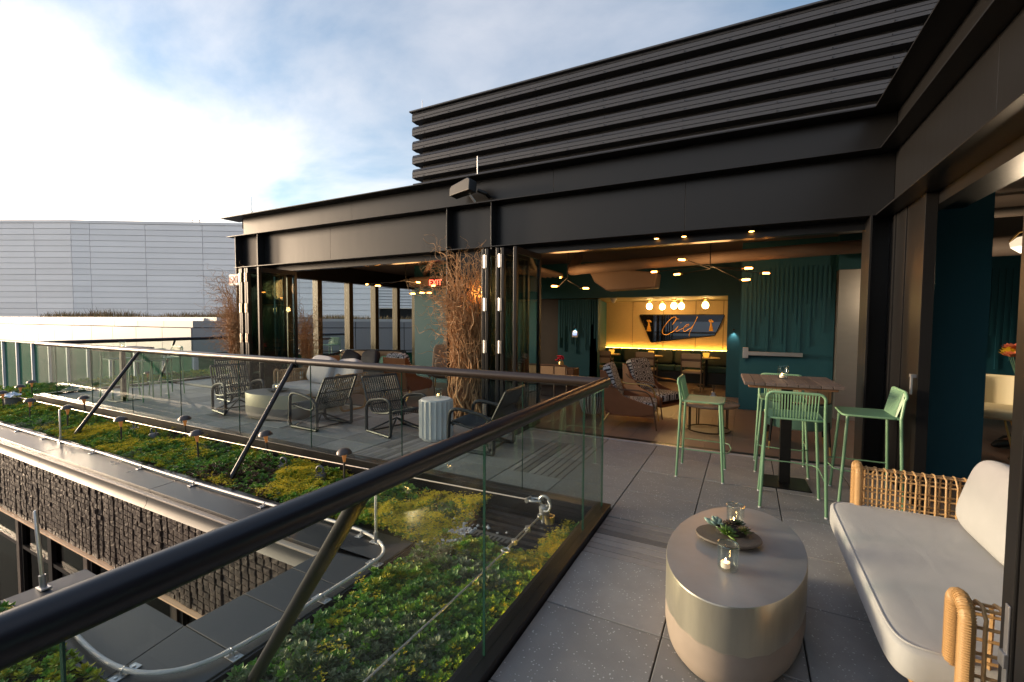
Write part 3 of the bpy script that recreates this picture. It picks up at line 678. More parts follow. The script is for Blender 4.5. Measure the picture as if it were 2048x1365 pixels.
# warm ceiling spots shining on the door head (seen as glows along the beam)
def downlight(label, p, e):
    o = thing('downlight', label, 'ceiling light', p, group='amber downlights above the door head')
    MB().lathe([(0, .05), (.03, .05), (.035, 0), (.028, 0), (.024, .03), (0, .03)], n=12).build('can', BLACKF, o)
    MB().lathe([(0, 0), (.03, 0), (.0, -.01)], n=12).build('lens', mat('amber lens', (1, .6, .2), .4, emit=(1, .42, .08), estr=10), o)
for i, (px, lb) in enumerate(((1313, 'amber downlight under the beam, leftmost of three'), (1368, 'amber downlight under the beam, middle one of three'), (1503, 'amber downlight under the beam nearest the corner column'))):
    p = onY(px, 468, 6.3); downlight(lb, (p.x, 6.31, 2.74), 1)

# EXIT signs
def text_mesh(body, size, depth=.003):
    cu = bpy.data.curves.new('lettering', 'FONT'); cu.body = body; cu.size = size; cu.extrude = depth; cu.align_x = 'CENTER'; cu.align_y = 'CENTER'
    ob = bpy.data.objects.new('t', cu); COL.objects.link(ob); dg = bpy.context.evaluated_depsgraph_get()
    me = bpy.data.meshes.new_from_object(ob.evaluated_get(dg)); bpy.data.objects.remove(ob); return me
def text_part(body, size, m, parent, loc, rot=(R(90), 0, 0), depth=.003):
    me = text_mesh(body, size, depth); me.materials.clear(); me.materials.append(m); return link('lettering', me, parent, loc=loc, rot=rot)
es = thing('exit_sign', 'red glowing EXIT sign hanging in the window wall room', 'exit sign', group='exit signs')
p = onY(872, 566, 8.9)
MB().box(p.x-.17, 8.88, p.z-.10, p.x+.17, 8.92, p.z+.10).build('case', BLACKF, es, smooth=0, bevel=.005)
text_part('EXIT', .19, mat('red lit letters', (.8, .05, .03), .4, emit=(1, .06, .03), estr=3.5), es, (p.x, 8.875, p.z))
MB().tube([(p.x, 8.9, p.z+.1), (p.x, 8.9, 3.06)], .008, 6).build('stem', BLACKF, es)
es = thing('exit_sign', 'white EXIT sign box with red letters beside the corner branches', 'exit sign', group='exit signs')
p = onY(480, 562, 6.25)
MB().box(p.x-.08, 6.05, p.z-.13, p.x+.34, 6.13, p.z+.13).build('case', mat('white sign box', (.62, .6, .58), .45), es, smooth=0, bevel=.012)
text_part('EXIT', .22, mat('red printed letters', (.45, .03, .025), .5), es, (p.x+.15, 6.047, p.z))

# mirror sign in the nook
ms = thing('mirror_sign', 'angular wall mirror with gold script reading Ciel over the banquette', 'mirror')
def zm(x, y): q = onY(1260+x/10.24, 590+y/10.24, 13.225); return (q.x, q.z)
poly = [zm(205, 418), zm(1930, 418), zm(1735, 822), zm(432, 965)]
MB().prism(poly, 13.228, 13.262, 'y').build('mirror', mat('mirror glass', (.85, .85, .85), .02, 1.0), ms, smooth=0)
for a, b in zip(poly, poly[1:]+poly[:1]): MB().bar((a[0], 13.24, a[1]), (b[0], 13.24, b[1]), .045, .014, (0, 1, 0)).build('frame', BLACKF, ms, smooth=0)
GOLDL = mat('gold lettering', (.72, .34, .04), .4, .3)
def stroke(pts, r=.0095):
    q = [(*zm(x, y),) for x, y in pts]; return smooth_path([(x, 13.218, z) for x, z in q], 6), r
R_L = .0095
STR = [[(1005, 497), (960, 500), (905, 570), (868, 610), (905, 560), (940, 500), (945, 470), (915, 455), (850, 480), (760, 570), (690, 670), (660, 740), (680, 805), (740, 820), (830, 780), (920, 720), (960, 680), (990, 640)],
       [(990, 640), (960, 690), (940, 735), (965, 745), (1030, 710), (1100, 680), (1160, 650), (1205, 625), (1195, 605), (1140, 630), (1095, 690), (1105, 745), (1150, 740), (1230, 690), (1280, 640)],
       [(1385, 450), (1330, 560), (1270, 680), (1220, 790), (1212, 850)], [(1030, 580), (1050, 568)]]
lm = MB()
for s_ in STR: pth, r_ = stroke(s_); lm.tube(pth, r_, 6)
lm.build('lettering', GOLDL, ms)
for bx in (388, 1660):
    em = MB(); oy = 0
    em.prism([zm(bx+dx, y) for dx, y in ((-45, 748), (45, 748), (38, 700), (28, 650), (18, 625), (16, 580), (-16, 580), (-18, 625), (-28, 650), (-38, 700))], 13.214, 13.224, 'y')
    for dx, y in ((-22, 545), (5, 520), (28, 540), (0, 560), (38, 555), (-30, 525)):
        c = zm(bx+dx, y); em.lathe([(0, -.004), (.022, -.003), (.022, .003), (0, .004)], (0, 0, 0), 8)
        n8 = 8*4
        em.v[-n8:] = [(c[0]+v[0], 13.218+v[2], c[1]+v[1]) for v in em.v[-n8:]]
    em.build('bottle_emblem', GOLDL, ms)

# ------------------------------------------------------------------ folding door stacks
def panel_proto():
    f = MB(); w, h, t = .86, 2.665, .024
    f.box(-t, 0, .012, t, .065, h); f.box(-t, w-.065, .012, t, w, h); f.box(-t, .066, .012, t, w-.066, .11); f.box(-t, .066, h-.09, t, w-.066, h)
    return f.mesh('leaf', 0), MB().box(-.006, .066, .111, .006, w-.066, h-.091).mesh('pane', 0)
LEAFM, PANEM = panel_proto(); LEAFM.materials.append(BLACKF); PANEM.materials.append(glassmat('door glass', (.80, .86, .84), .95))
HINGE = MB().box(-.034, -.012, -.09, .034, .004, .09).mesh('hinge', 0); HINGE.materials.append(mat('bright hinge', (.72, .62, .50), .3, .85, var=.2, vscale=40))
def stack(label, pos, rz, offs, hinges):
    o = thing('folding_door', label, 'folding door', pos, rz, group='folding glass door stacks'); o['kind'] = 'thing'
    for x in offs:
        lf = link('door_leaf', LEAFM, o, .003); lf.location = (x, 0, 0); pn = link('pane', PANEM, lf)
        MB().box(x-.02, .02, .004, x+.02, .84, .0115).build('bottom_seal', JOINT, o, smooth=0)
    for x in hinges:
        for z in (.32, 1.25, 1.86, 2.48):
            h = link('hinge', HINGE, o); h.location = (x, 0, z)
            MB().tube([(x, -.014, z-.092), (x, -.014, z+.092)], .009, 8).build('hinge_pin', ALU, o)
    return o
stack('folded stack of black glass doors beside the branch covered centre column', (-2.87, 5.62, 0), 0, (-.535, -.475, -.30, -.22, -.02), (-.505, -.26))
stack('folded stack of black glass doors at the far end beside the exit sign', (-8.62, 5.62, 0), 0, (-.60, -.545, -.42, -.355, 0), (-.572, -.388))
o = stack('folded black glass door edge standing close at the right border', (.487, 1.262, 0), -math.pi/2, (0, .06, .18, .24, .36), ())
lk = MB(); lk.box(.002, -.004, .74, .018, .0, 1.06); lk.box(-.004, -.009, .93, .02, -.0005, .96); lk.box(.006, -.007, .80, .014, -.004, .83); lk.build('latch', STEEL, o, smooth=0, bevel=.002)
hd = MB().box(-.035, .05, 1.0, -.026, .075, 1.2); hd.build('lever_plate', ALU, o, smooth=0)
# ------------------------------------------------------------------ glass railings
def PANE_LAST(t): return LASTB[-1]
RZ, RR = 1.106, .043
rn = thing('glass_railing', 'glass railing with thick black handrail running past the near bed', 'railing', group='glass railings')
MB().tube([(-1.06, -1.2, RZ), (-1.06, 1.9, RZ), (-1.06, 3.80, RZ)], RR, 24).build('handrail', RAILM, rn)
MB().box(-1.13, -1.2, -.16, -1.003, 3.80, .045).build('base_shoe', BLACK, rn, smooth=0, bevel=.004)
ys = [-1.1, .32, 1.77, 3.215, 3.72]
for a, b in zip(ys, ys[1:]):
    MB().box(-1.068, a+.004, .046, -1.056, b-.004, RZ-.03).build('pane', GLASS, rn, smooth=0); MB().box(-1.0685, b-.0045, .046, -1.0555, b-.0005, RZ-.03).build('edge', GEDGE, PANE_LAST(rn), smooth=0)
MB().tube([(-1.06, 1.02, RZ-.02), (-2.13, 1.30, -.18)], .029, 14).build('strut', RAILM, rn)
rf = thing('glass_railing', 'long glass railing with black handrail tinted by warm light along the far deck', 'railing', group='glass railings')
MB().tube([(-13.12, 3.74, RZ), (-9, 3.74, RZ), (-5, 3.74, RZ), (-1.03, 3.74, RZ)], RR, 20).build('handrail', mat('handrail paint with warm light', (0.03, 0.021, 0.018), 0.34, var=.05, vscale=4), rf)  # same black rail; the warm evening light is put into this run's colour
MB().box(-13.19, 3.66, -.16, -1.131, 3.798, .045).build('base_shoe', BLACK, rf, smooth=0, bevel=.004)
xs = [-13.1, -12.25, -10.68, -9.18, -7.68, -6.2, -4.74, -3.29, -1.83, -1.07]
for a, b in zip(xs, xs[1:]):
    MB().box(a+.004, 3.734, .046, b-.004, 3.746, RZ-.03).build('pane', GLASS, rf, smooth=0); MB().box(b-.0045, 3.7335, .046, b-.0005, 3.7465, RZ-.03).build('edge', GEDGE, PANE_LAST(rf), smooth=0)
for x in (-8.92, -5.05):
    MB().tube([(x, 3.74, RZ-.02), (x+.13, 2.80, -.18)], .026, 12).build('strut', RAILM, rf)
    MB().tube([(x+.05, 3.74, RZ), (x+.09, 3.74, RZ)], RR+.004, 16).build('strut_collar', RAILM, rf)
rl = thing('glass_railing', 'short return of glass railing at the far end before the white building', 'railing', group='glass railings')
MB().tube([(-13.15, 3.79, RZ), (-13.15, 12.2, RZ)], RR, 16).build('handrail', RAILM, rl)
MB().box(-13.22, 3.80, -.16, -13.08, 12.2, .045).build('base_shoe', BLACK, rl, smooth=0)
for k in range(6): MB().box(-13.156, 3.83+k*1.4, .046, -13.144, 3.83+(k+1)*1.4-.008, RZ-.03).build('pane', GLASS, rl, smooth=0)
for y in (6.3, 10.2): MB().tube([(-13.15, y, RZ-.02), (-14.1, y, -.2)], .026, 12).build('strut', RAILM, rl)
# loudspeaker on the beam
sk = thing('loudspeaker', 'black loudspeaker box on a bracket at the beam over the centre column', 'speaker')
sm_ = MB(); sm_.prism([(-.24, -.075), (.22, -.10), (.23, .07), (.18, .11), (-.20, .085), (-.24, .05)], -.08, .08, 'y')
sm_.build('cabinet', mat('speaker plastic', (.012, .012, .012), .5), sk, smooth=0, bevel=.012, loc=(-4.02, 6.02, 3.70), rot=(R(-8), R(-6), R(-14)))
MB().tube([(-3.90, 6.03, 3.60), (-3.86, 6.12, 3.50)], .02, 10).build('bracket', STEEL, sk)
MB().tube([(-3.78, 6.06, 3.66), (-3.68, 6.14, 3.62), (-3.70, 6.29, 3.60)], .03, 10).build('arm', BLACKF, sk)
# lightning rods on the roof
for lb, p, h in (('thin lightning rod on the beam by the ribbed cladding', onY(955, 350, 6.2), .30), ('thin lightning rod on the far corner of the roof flange', onY(503, 424, 6.3), .33), ('thin rod on top of the ribbed upper cladding', onY(845, 232, 7.5), .32)):
    o = thing('lightning_rod', lb, 'lightning rod', (p.x, p.y, p.z-.01), group='lightning rods on the roof')
    MB().tube([(0, 0, 0), (0, 0, h)], .008, 8).build('rod', ALU, o); MB().box(-.02, -.02, 0, .02, .02, .02).build('foot', ALU, o, smooth=0)
# ================================================================== NEIGHBOURING BUILDINGS
def plan(px, d):
    q = CPOS+(_rt*((px-1024)/FPX)+Vector((_fw.x, _fw.y, 0)).normalized())*d; return Vector((q.x, q.y, 0))
def slab(mb, A, B, z0, z1, t0, t1):                   # upright slab on the line A-B, from offset t0 to t1 towards the viewer
    d = (B-A).normalized(); n_ = Vector((d.y, -d.x, 0))
    if n_.dot(CPOS-A) < 0: n_ = -n_
    v = [A+n_*t0, B+n_*t0, B+n_*t1, A+n_*t1]
    return mb.add([(p.x, p.y, z) for z in (z0, z1) for p in v], [(0, 1, 2, 3), (7, 6, 5, 4), (0, 4, 5, 1), (1, 5, 6, 2), (2, 6, 7, 3), (3, 7, 4, 0)])
METALW = mat('pale lavender metal panel', (0.90, 0.875, 0.85), 0.45, var=0.04, vscale=.35, rnd=0.05)
# big windowless hall behind
bh = thing('metal_clad_hall', 'huge windowless hall clad in pale horizontal metal panels', 'building')
HP = [(-80, 40.3), (77, 40.1), (150, 40), (187, 40.15), (297, 40.45), (410, 40.75), (500, 41), (600, 41), (700, 41), (757, 41)]
HT = lambda px: 10.15
nrow = 17
for (pa, da), (pb_, db_) in zip(HP, HP[1:]):
    A, B = plan(pa, da), plan(pb_, db_); slab(mb := MB(), A, B, 1.4, HT(pa), -.3, -.02); mb.build('backing', mat('panel shadow gap', (.56, .56, .58), .8), bh, smooth=0)
    d = (B-A).normalized()*.025
    for r_ in range(nrow):
        z0 = 1.5+r_*.502; z1 = z0+.502-.028
        slab(mb := MB(), A+d, B-d, z0, z1, -.02, .03)
        dn = (Vector(mb.v[3])-Vector(mb.v[0])).normalized()*.035     # lower edge kicks out over the next panel
        for q in (2, 3): mb.v[q] = tuple(Vector(mb.v[q])+dn)
        mb.build('panel', METALW, bh, smooth=0)
    slab(mb := MB(), A, B, 1.5+nrow*.502, HT(pa)+.12, -.3, .09); mb.build('roof_trim', METALW, bh, smooth=0)
A, B = plan(757, 41), plan(900, 42)
slab(mb := MB(), A, B, 2.7, 10.4, -.3, -.05); mb.build('backing', MATS['panel shadow gap'], bh, smooth=0)
for k in range(29): slab(mb := MB(), A, B, 2.75+k*.26, 2.75+k*.26+.16, -.05, .10); mb.build('louvre', METALW, bh, smooth=0)
slab(mb := MB(), A, B, 1.0, 2.69, -.5, -.3); mb.build('undercroft', JOINT, bh, smooth=0)
fr = onY(390, 446, 1); q = plan(390, 42); q2 = plan(405, 42)
hm = MB(); hm.tube([(q.x, q.y, 10.2), (q.x, q.y, 10.75), (q2.x, q2.y, 10.75), (q2.x, q2.y, 10.2)], .04, 6); hm.build('roof_hatch_rail', GOLDM, bh)
gm = MB(); random.seed(8)
# low glazed building in front of the hall
LP = [(-70, 29), (385, 16.5)]
gb = thing('glazed_building', 'low white fascia building with green tinted glass wall', 'building')
A, B = plan(*LP[0]), plan(*LP[1]); Cc = plan(900, 19.0)
WHITEP = mat('white fascia panel', (0.36, 0.35, 0.35), 0.55, var=0.04, vscale=.8, rnd=0.04)
GG = glassmat('green curtain wall glass', (0.16, 0.60, 0.42), .55, body=((.035, .20, .13), .38)); 
FB, FT = .40, 1.29
def run(A, B, n, nm):
    d = (B-A)
    for k in range(n):
        a, b = A+d*(k/n), A+d*((k+1)/n); e = d.normalized()*.012
        slab(mb := MB(), a+e, b-e, FB, FT, -.1, .05); mb.build('fascia_panel', WHITEP, gb, smooth=0)
        slab(mb := MB(), a+e, b-e, FT+.03, 1.56, -.1, -.02); mb.build('coping_panel', WHITEP, gb, smooth=0)
    slab(mb := MB(), A, B, FB-.03, 1.54, -.3, -.101); mb.build('fascia_backing', JOINT, gb, smooth=0)
    slab(mb := MB(), A, B, FB-.10, FB-.031, -.25, .02); mb.build('head', WHITEP, gb, smooth=0)
run(A, B, 13, 'l'); run(B, Cc, 5, 'r')
MUL = mat('pale mullion', (.62, .66, .72), .4)
dAB = B-A; nm_ = 12
for k in range(nm_+1):
    a = A+dAB*(k/nm_); e = dAB.normalized()*.05
    slab(mb := MB(), a-e, a+e, -2.9, FB-.11, -.15, .02); mb.build('mullion', MUL, gb, smooth=0)
    if k < nm_:
        b = A+dAB*((k+1)/nm_); e2 = dAB.normalized()*.055
        slab(mb := MB(), a+e2, b-e2, -2.8, FB-.11, -.10, -.08); mb.build('pane', GG, gb, smooth=0)
        if k == 1: slab(mb := MB(), a+e2, b-e2, -.42, -.30, -.14, .03); mb.build('transom', MUL, gb, smooth=0)
        if k == 1:
            slab(mb := MB(), a+e2*2, a+e2*4, -2.75, -.43, -.06, .04); mb.build('door_stile', MUL, gb, smooth=0)
slab(mb := MB(), A, B, -3.1, -2.81, -.4, .1); mb.build('sill', MUL, gb, smooth=0)
dR = Cc-B
for k in range(7):
    a = B+dR*(k/7); b = B+dR*((k+1)/7); e = dR.normalized()*.04
    slab(mb := MB(), a-e, a+e, -2.9, FB-.11, -.15, .02); mb.build('mullion', MUL, gb, smooth=0)
    slab(mb := MB(), a+e*1.1, b-e*1.1, -2.8, FB-.11, -.10, -.08); mb.build('pane', GG, gb, smooth=0)
# interior seen dimly through the green glass
slab(mb := MB(), A, B, -3.0, FB-.2, -6.2, -6.0); mb.build('room_wall', mat('pale room wall', (.30, .33, .31), .8, var=.1, vscale=.5), gb, smooth=0)
slab(mb := MB(), B, Cc, -3.0, FB-.2, -6.2, -6.0); mb.build('room_wall', MATS['pale room wall'], gb, smooth=0)
slab(mb := MB(), A, B, -3.2, -3.05, -6.0, -.4); mb.build('room_floor', MATS['pale room wall'], gb, smooth=0)
slab(mb := MB(), A, B, FB-.19, FB-.12, -6.0, -.4); mb.build('room_ceiling', MATS['pale room wall'], gb, smooth=0)
slab(mb := MB(), B, Cc, FB-.19, FB-.12, -6.0, -.4); mb.build('room_ceiling', MATS['pale room wall'], gb, smooth=0)
for k, (t, w, z0, z1, m) in enumerate(((.30, .5, -2.9, -.6, mat('purple banner', (.10, .07, .16), .7)), (.38, .8, -2.9, -.2, mat('white display wall', (.6, .6, .6), .7)), (.62, .35, -3, 0, mat('dark inner column', (.05, .05, .05), .7)), (.8, .35, -3, 0, MATS['dark inner column']), (.9, .9, -2.9, -1.2, MATS['white display wall']))):
    a = A+dAB*t; slab(mb := MB(), a, a+dAB.normalized()*w, z0, z1, -2.6-.4*k, -2.4-.4*k); mb.build('display', m, gb, smooth=0)
for k in range(7):
    a = A+dAB*(.12+.12*k); slab(mb := MB(), a, a+dAB.normalized()*.5, FB-.26, FB-.2, -2.4-.3*(k % 3), -2.3-.3*(k % 3)); mb.build('ceiling_lamp', mat('warm lamp tube', (1, .8, .5), .4, emit=(1, .75, .45), estr=9), gb, smooth=0)
slab(mb := MB(), A, B, 1.50, 1.545, -9, -.1); mb.build('roof', mat('brown roof soil', (.07, .05, .035), .9), gb, smooth=0)
slab(mb := MB(), B, Cc, 1.50, 1.54, -12, -.1); mb.build('roof', MATS['brown roof soil'], gb, smooth=0)
slab(mb := MB(), A, B, 1.55, 1.70, -1.0, -.85); mb.build('roof_curb', mat('pale roof curb', (.6, .58, .55), .5), gb, smooth=0)
slab(mb := MB(), B, Cc, 1.55, 1.665, -1.2, -1.05); mb.build('roof_curb', MATS['pale roof curb'], gb, smooth=0)
# dry grass on that roof
gr, gcol = MB(), []
def blade(p, h, col):
    a = random.random()*6.28; w = h*.018+.004; ln = Vector((math.cos(a), math.sin(a), 0))*h*random.uniform(.15, .55); s_ = Vector((-math.sin(a), math.cos(a), 0))*w
    o = len(gr.v); m_ = p+ln*.35+Vector((0, 0, h*.6)); t_ = p+ln+Vector((0, 0, h))
    gr.v += [tuple(p-s_), tuple(p+s_), tuple(m_+s_*.7), tuple(m_-s_*.7), tuple(t_)]; gr.f += [(o, o+1, o+2, o+3), (o+3, o+2, o+4)]
    j = random.uniform(.7, 1.3); gcol.extend([tuple(c*j for c in col)]*5)
DRY = [(.26, .17, .075), (.20, .125, .05), (.32, .225, .11), (.13, .12, .035), (.17, .09, .035)]
for k in range(15000):
    t = random.random(); left = random.random() < .62
    P = A+dAB*(.25+.75*t) if left else B+dR*t
    d_ = dAB if left else dR; n_ = Vector((d_.y, -d_.x, 0)).normalized(); n_ = -n_ if n_.dot(CPOS-P) > 0 else n_
    p = P+n_*random.uniform(1.15, 3.6)
    f = max(0, noise.noise((p.x*.35, p.y*.35, 2))+.25); tall = 1.0
    h = random.uniform(.10, .22)+f*random.uniform(.05, .55)
    p.z = 1.54; blade(p, h, random.choice(DRY) if f > .12 or random.random() < .6 else random.choice(((.05, .07, .02), (.06, .05, .03))))
vcol_obj('dry_grass', gr, gcol, mat('dry roof grass', (.2, .14, .06), .8, vcol='tint'), label='dry brown grasses growing along the roof of the white building', cat='grass')
# dark office block across the street behind the viewer, only seen mirrored
ob = thing('office_block', 'dark office block mirrored in the glass', 'building')
MB().box(-40, -46, -14, 40, -34, 7.5).build('wall', mat('dark office wall', (.06, .06, .065), .7), ob, smooth=0)
for r_ in range(4):
    MB().box(-39, -33.98, -7+r_*3.4, 39, -33.9, -5.2+r_*3.4).build('window_band', mat('pale window band', (.16, .18, .2), .3), ob, smooth=0)
# ================================================================== ROOF BED FITTINGS
# mushroom path lights
PLM = mat('bronze lamp paint', (0.075, 0.062, 0.06), 0.42, .3)
pl0 = thing('path_light', '', 'path light', group='mushroom path lights in the sedum')
MB().tube([(0, 0, -.1), (0, 0, .27)], .011, 8).build('stem', PLM, pl0)
MB().lathe([(0, .385), (.03, .382), (.058, .368), (.076, .344), (.081, .327), (.074, .329), (.05, .344), (.0, .35)], n=20).build('cap', PLM, pl0)
MB().lathe([(0, .23), (.013, .235), (.018, .27), (.030, .325), (.030, .335), (0, .335)], n=12).build('cone', mat('amber lamp cone', (.17, .07, .03), .45, emit=(1, .38, .1), estr=.07), pl0)
PLS = [((-12.45, 3.05), 'path light at the left picture border by the white building'), ((-14.05, 3.88), 'smallest far path light in front of the glass door'), ((-13.3, 3.5), 'path light just outside the far end of the glass railing'),
       ((-10.91, 2.97), 'path light beside the foil wrapped anchor'), ((-9.55, 3.02), 'path light just behind the foremost slim rod on the coping'), ((-10.44, 3.55), 'path light half hidden behind the far strut'),
       ((-7.8, 3.03), 'path light between the two struts nearest the coping'), ((-7.09, 3.5), 'path light close to the base shoe between the two struts'), ((-6.02, 3.11), 'path light left beside the foot of the nearer long strut'),
       ((-5.24, 3.5), 'path light in front of the chair by the drum table'), ((-3.80, 3.40), 'path light half covered by the thick near handrail'), ((-13.9, 6.0), 'path light behind the railing return near the bar table'), ((-14.0, 9.6), 'path light behind the railing return near the rattan chair')]
for i, ((x, y), lb) in enumerate(PLS):
    o = pl0 if i == 0 else dup(pl0, (0, 0, 0), 0); o.location = (x, y, -.13); o['label'] = lb; o.rotation_euler = (random.uniform(-.05, .05), random.uniform(-.05, .05), 0)
# roof anchors with eye rings
an0 = thing('roof_anchor', '', 'anchor', group='grey roof anchors with eye rings')
ANM = mat('grey cast anchor', (.12, .125, .135), .5, .3, var=.1, vscale=20)
MB().lathe([(0, -.12), (.075, -.12), (.078, .03), (.068, .045), (0, .05)], n=20).build('post', ANM, an0)
MB().tube([(.052*math.cos(a), 0, .095+.052*math.sin(a)) for a in [i*math.pi/8 for i in range(16)]], .014, 8, closed=True).build('eye', ANM, an0)
for i, ((x, y), lb, rz) in enumerate((((-12.28, 3.38), 'eye ring anchor behind the foil wrapped one', .3), ((-11.6, 3.4), 'eye ring anchor close to the end of the far railing', .2), ((-8.41, 3.44), 'eye ring anchor left of a pair between the struts', .1), ((-7.75, 3.40), 'eye ring anchor right of a pair between the struts', .4), ((-4.76, 3.37), 'eye ring anchor in front of the rattan chairs', .2), ((-4.13, 3.36), 'eye ring anchor just above the thick near handrail', .3))):
    o = an0 if i == 0 else dup(an0, (0, 0, 0), 0); o.location = (x, y, -.10); o['label'] = lb; o.rotation_euler = (0, 0, rz); o.scale = (.8, .8, .8)
fw_ = thing('wrapped_anchor', 'grey roof anchor with crumpled silver foil on top', 'anchor', (-12.95, 3.30, -.12))
MB().lathe([(0, -.1), (.12, -.1), (.12, .16), (0, .17)], n=20).build('post', ANM, fw_)
fm2 = MB(); random.seed(5)
rows = [[((.13+.05*random.random())*math.cos(a)*k_, (.13+.05*random.random())*math.sin(a)*k_, .17+.07*(1-k_)+random.uniform(0, .06)) for a in [j*math.pi/7 for j in range(15)]] for k_ in (1, .8, .5, .2, .02)]
fm2.sheet(rows); fm2.build('foil', mat('crumpled foil', (.8, .8, .82), .22, 1.0), fw_, smooth=0)

# twisted cable helper
def rope(name, label, pts, r, m, twist=True, cat='cable', sub=10):
    pth = smooth_path(pts, sub); mb = MB()
    if not twist: mb.tube(pth, r, 8)
    else:
        dense = []
        for a, b in zip(pth, pth[1:]):
            k = max(1, int((b-a).length/.009)); dense += [a.lerp(b, i/k) for i in range(k)]
        dense.append(pth[-1]); L_ = 0; strands = [[] for _ in range(6)]
        for i, p in enumerate(dense):
            t = (dense[min(i+1, len(dense)-1)]-dense[max(i-1, 0)]).normalized(); u = Vector((0, 0, 1)); s_ = t.cross(u).normalized(); u = s_.cross(t)
            if i: L_ += (p-dense[i-1]).length
            for k in range(6):
                a = L_/.085*6.283+k*1.0472; strands[k].append(p+(s_*math.cos(a)+u*math.sin(a))*r*.68)
        for st in strands: mb.tube(st, r*.36, 6)
    return tag(mb.build(name, m), label, cat)
CABM = mat('braided aluminium cable', (.58, .56, .55), .5, .35, var=.08, vscale=50)
cpts = [(x, y, -.085) for x, y in ((-16, 2.60), (-10.7, 2.585), (-8.49, 2.60), (-7.3, 2.615), (-6.23, 2.60), (-5.0, 2.59), (-3.9, 2.60), (-3.2, 2.63), (-2.75, 2.62), (-2.5, 2.56), (-2.335, 2.44), (-2.30, 2.25), (-2.30, 1.87), (-2.305, 1.5), (-2.36, 1.22), (-2.5, 1.07), (-2.70, 1.005), (-3.0, .995), (-3.4, 1.03), (-3.75, 1.07))]
rope('grounding_cable', 'thick braided grounding cable clipped along the coping', cpts[8:], .0125, CABM)
rope('grounding_cable', 'pale grounding cable along the long glossy coping beside the sedum', cpts[:9], .0125, CABM, twist=False)
cl0 = thing('cable_clip', '', 'cable clip', group='silver cable clips on the coping')
cb = MB(); cb.box(-.028, -.062, 0, .028, .062, .006); cb.build('plate', STEEL, cl0, smooth=0, bevel=.002)
MB().tube([(0, -.017, .006), (0, -.014, .028), (0, 0, .036), (0, .014, .028), (0, .017, .006)], .005, 6).build('strap', STEEL, cl0)
for sy in (-.04, .04): MB().lathe([(0, .006), (.008, .006), (.008, .011), (0, .012)], (0, sy, 0), 8).build('bolt', ALU, cl0)
CL = [((-9.9, 2.59), 0, 'cable clip farthest along the glossy coping'), ((-8.95, 2.60), 0, 'cable clip left of the slim rod on the far coping'), ((-7.45, 2.61), 0, 'cable clip next after the slim rod on the far coping'), ((-6.2, 2.60), 0, 'cable clip on the glossy coping opposite the path lights'), ((-5.1, 2.59), 0, 'cable clip on the glossy coping below the strut foot'), ((-3.95, 2.60), 0, 'cable clip just above the thick near handrail'),
      ((-2.72, 2.61), .1, 'cable clip before the bend at the coping corner'), ((-2.31, 2.33), math.pi/2, 'cable clip just past the coping corner bend'), ((-2.30, 1.87), math.pi/2, 'cable clip halfway along the near slate coping'), ((-2.32, 1.33), math.pi/2, 'cable clip on the slate coping behind the near strut'), ((-2.66, 1.015), .15, 'cable clip nearest the bottom picture edge')]
for i, ((x, y), rz, lb) in enumerate(CL):
    o = cl0 if i == 0 else dup(cl0, (0, 0, 0), 0); o.location = (x, y, -.109); o.rotation_euler = (0, 0, rz); o['label'] = lb
# slim rods (air terminals) on the coping
for lb, (x, y), h, tilt in (('slim silver rod on the far glossy coping', (-8.46, 2.60), .46, (0, 0)), ('slim silver rod at the coping corner by the yellow flowers', (-2.52, 2.56), .40, (0, 0)), ('silver rod on the near slate coping with sunlit top', (-3.97, 1.11), .50, (.02, -.10))):
    o = thing('air_terminal', lb, 'rod', (x, y, -.10), group='silver rods on the coping'); o.rotation_euler = (*tilt, 0)
    MB().tube([(0, 0, .02), (0, 0, h-.01), (0, 0, h)], [.011, .011, .006], 10).build('rod', ALU, o); MB().tube([(0, 0, 0), (0, 0, .08)], .018, 10).build('socket', STEEL, o)
    MB().box(-.05, -.025, -.008, .05, .025, .004).build('foot', STEEL, o, smooth=0, bevel=.002)
# corner anchor with shackles, turnbuckle and the two safety lines
SH = mat('hot dip galvanised', (.38, .40, .42), .42, .75, var=.1, vscale=40)
ca = thing('shackle_post', 'galvanised corner post with heavy shackles holding both safety lines', 'post', (-1.50, 3.50, 0))
MB().tube([(0, 0, -.2), (0, 0, -.02)], .03, 14).build('post', SH, ca)
MB().lathe([(.0, -.03), (.045, -.03), (.048, .03), (.03, .045), (0, .045)], n=16).build('head', SH, ca)
MB().lathe([(.0, -.085), (.042, -.085), (.045, -.02), (.028, -.02), (.026, -.05), (0, -.05)], (.06, -.03, 0), n=16).build('brass_cup', mat('gilt steel cup', (.55, .45, .22), .3, .85), ca)
MB().tube([(-.0+.045*math.cos(a), 0, .08+.045*math.sin(a)) for a in [i*math.pi/7 for i in range(14)]], .014, 8, closed=True).build('ring', SH, ca)
MB().tube(smooth_path([(-.02, -.03, .085), (-.10, -.05, .08), (-.155, -.03, .075), (-.155, .0, .075), (-.10, .02, .08), (-.02, .02, .085)]), .012, 8).build('shackle', SH, ca)
MB().tube([(-.145, -.06, .075), (-.145, .03, .075)], .018, 10).build('shackle_pin', SH, ca)
MB().tube(smooth_path([(.04, -.02, .1), (.07, -.04, .07), (.06, -.06, .03), (.02, -.06, .02)]), .011, 8).build('shackle', SH, ca)
rope('safety_line', 'thin steel safety line stretched along the far railing', [(-1.66, 3.50, .075), (-2.0, 3.50, .06), (-6, 3.43, .03), (-9.5, 3.40, .03), (-13.0, 3.34, .06)], .007, mat('stainless rope', (.58, .50, .43), .4, .7), twist=False)
tbk = thing('turnbuckle', 'shiny steel turnbuckle tightening the near safety line', 'turnbuckle')
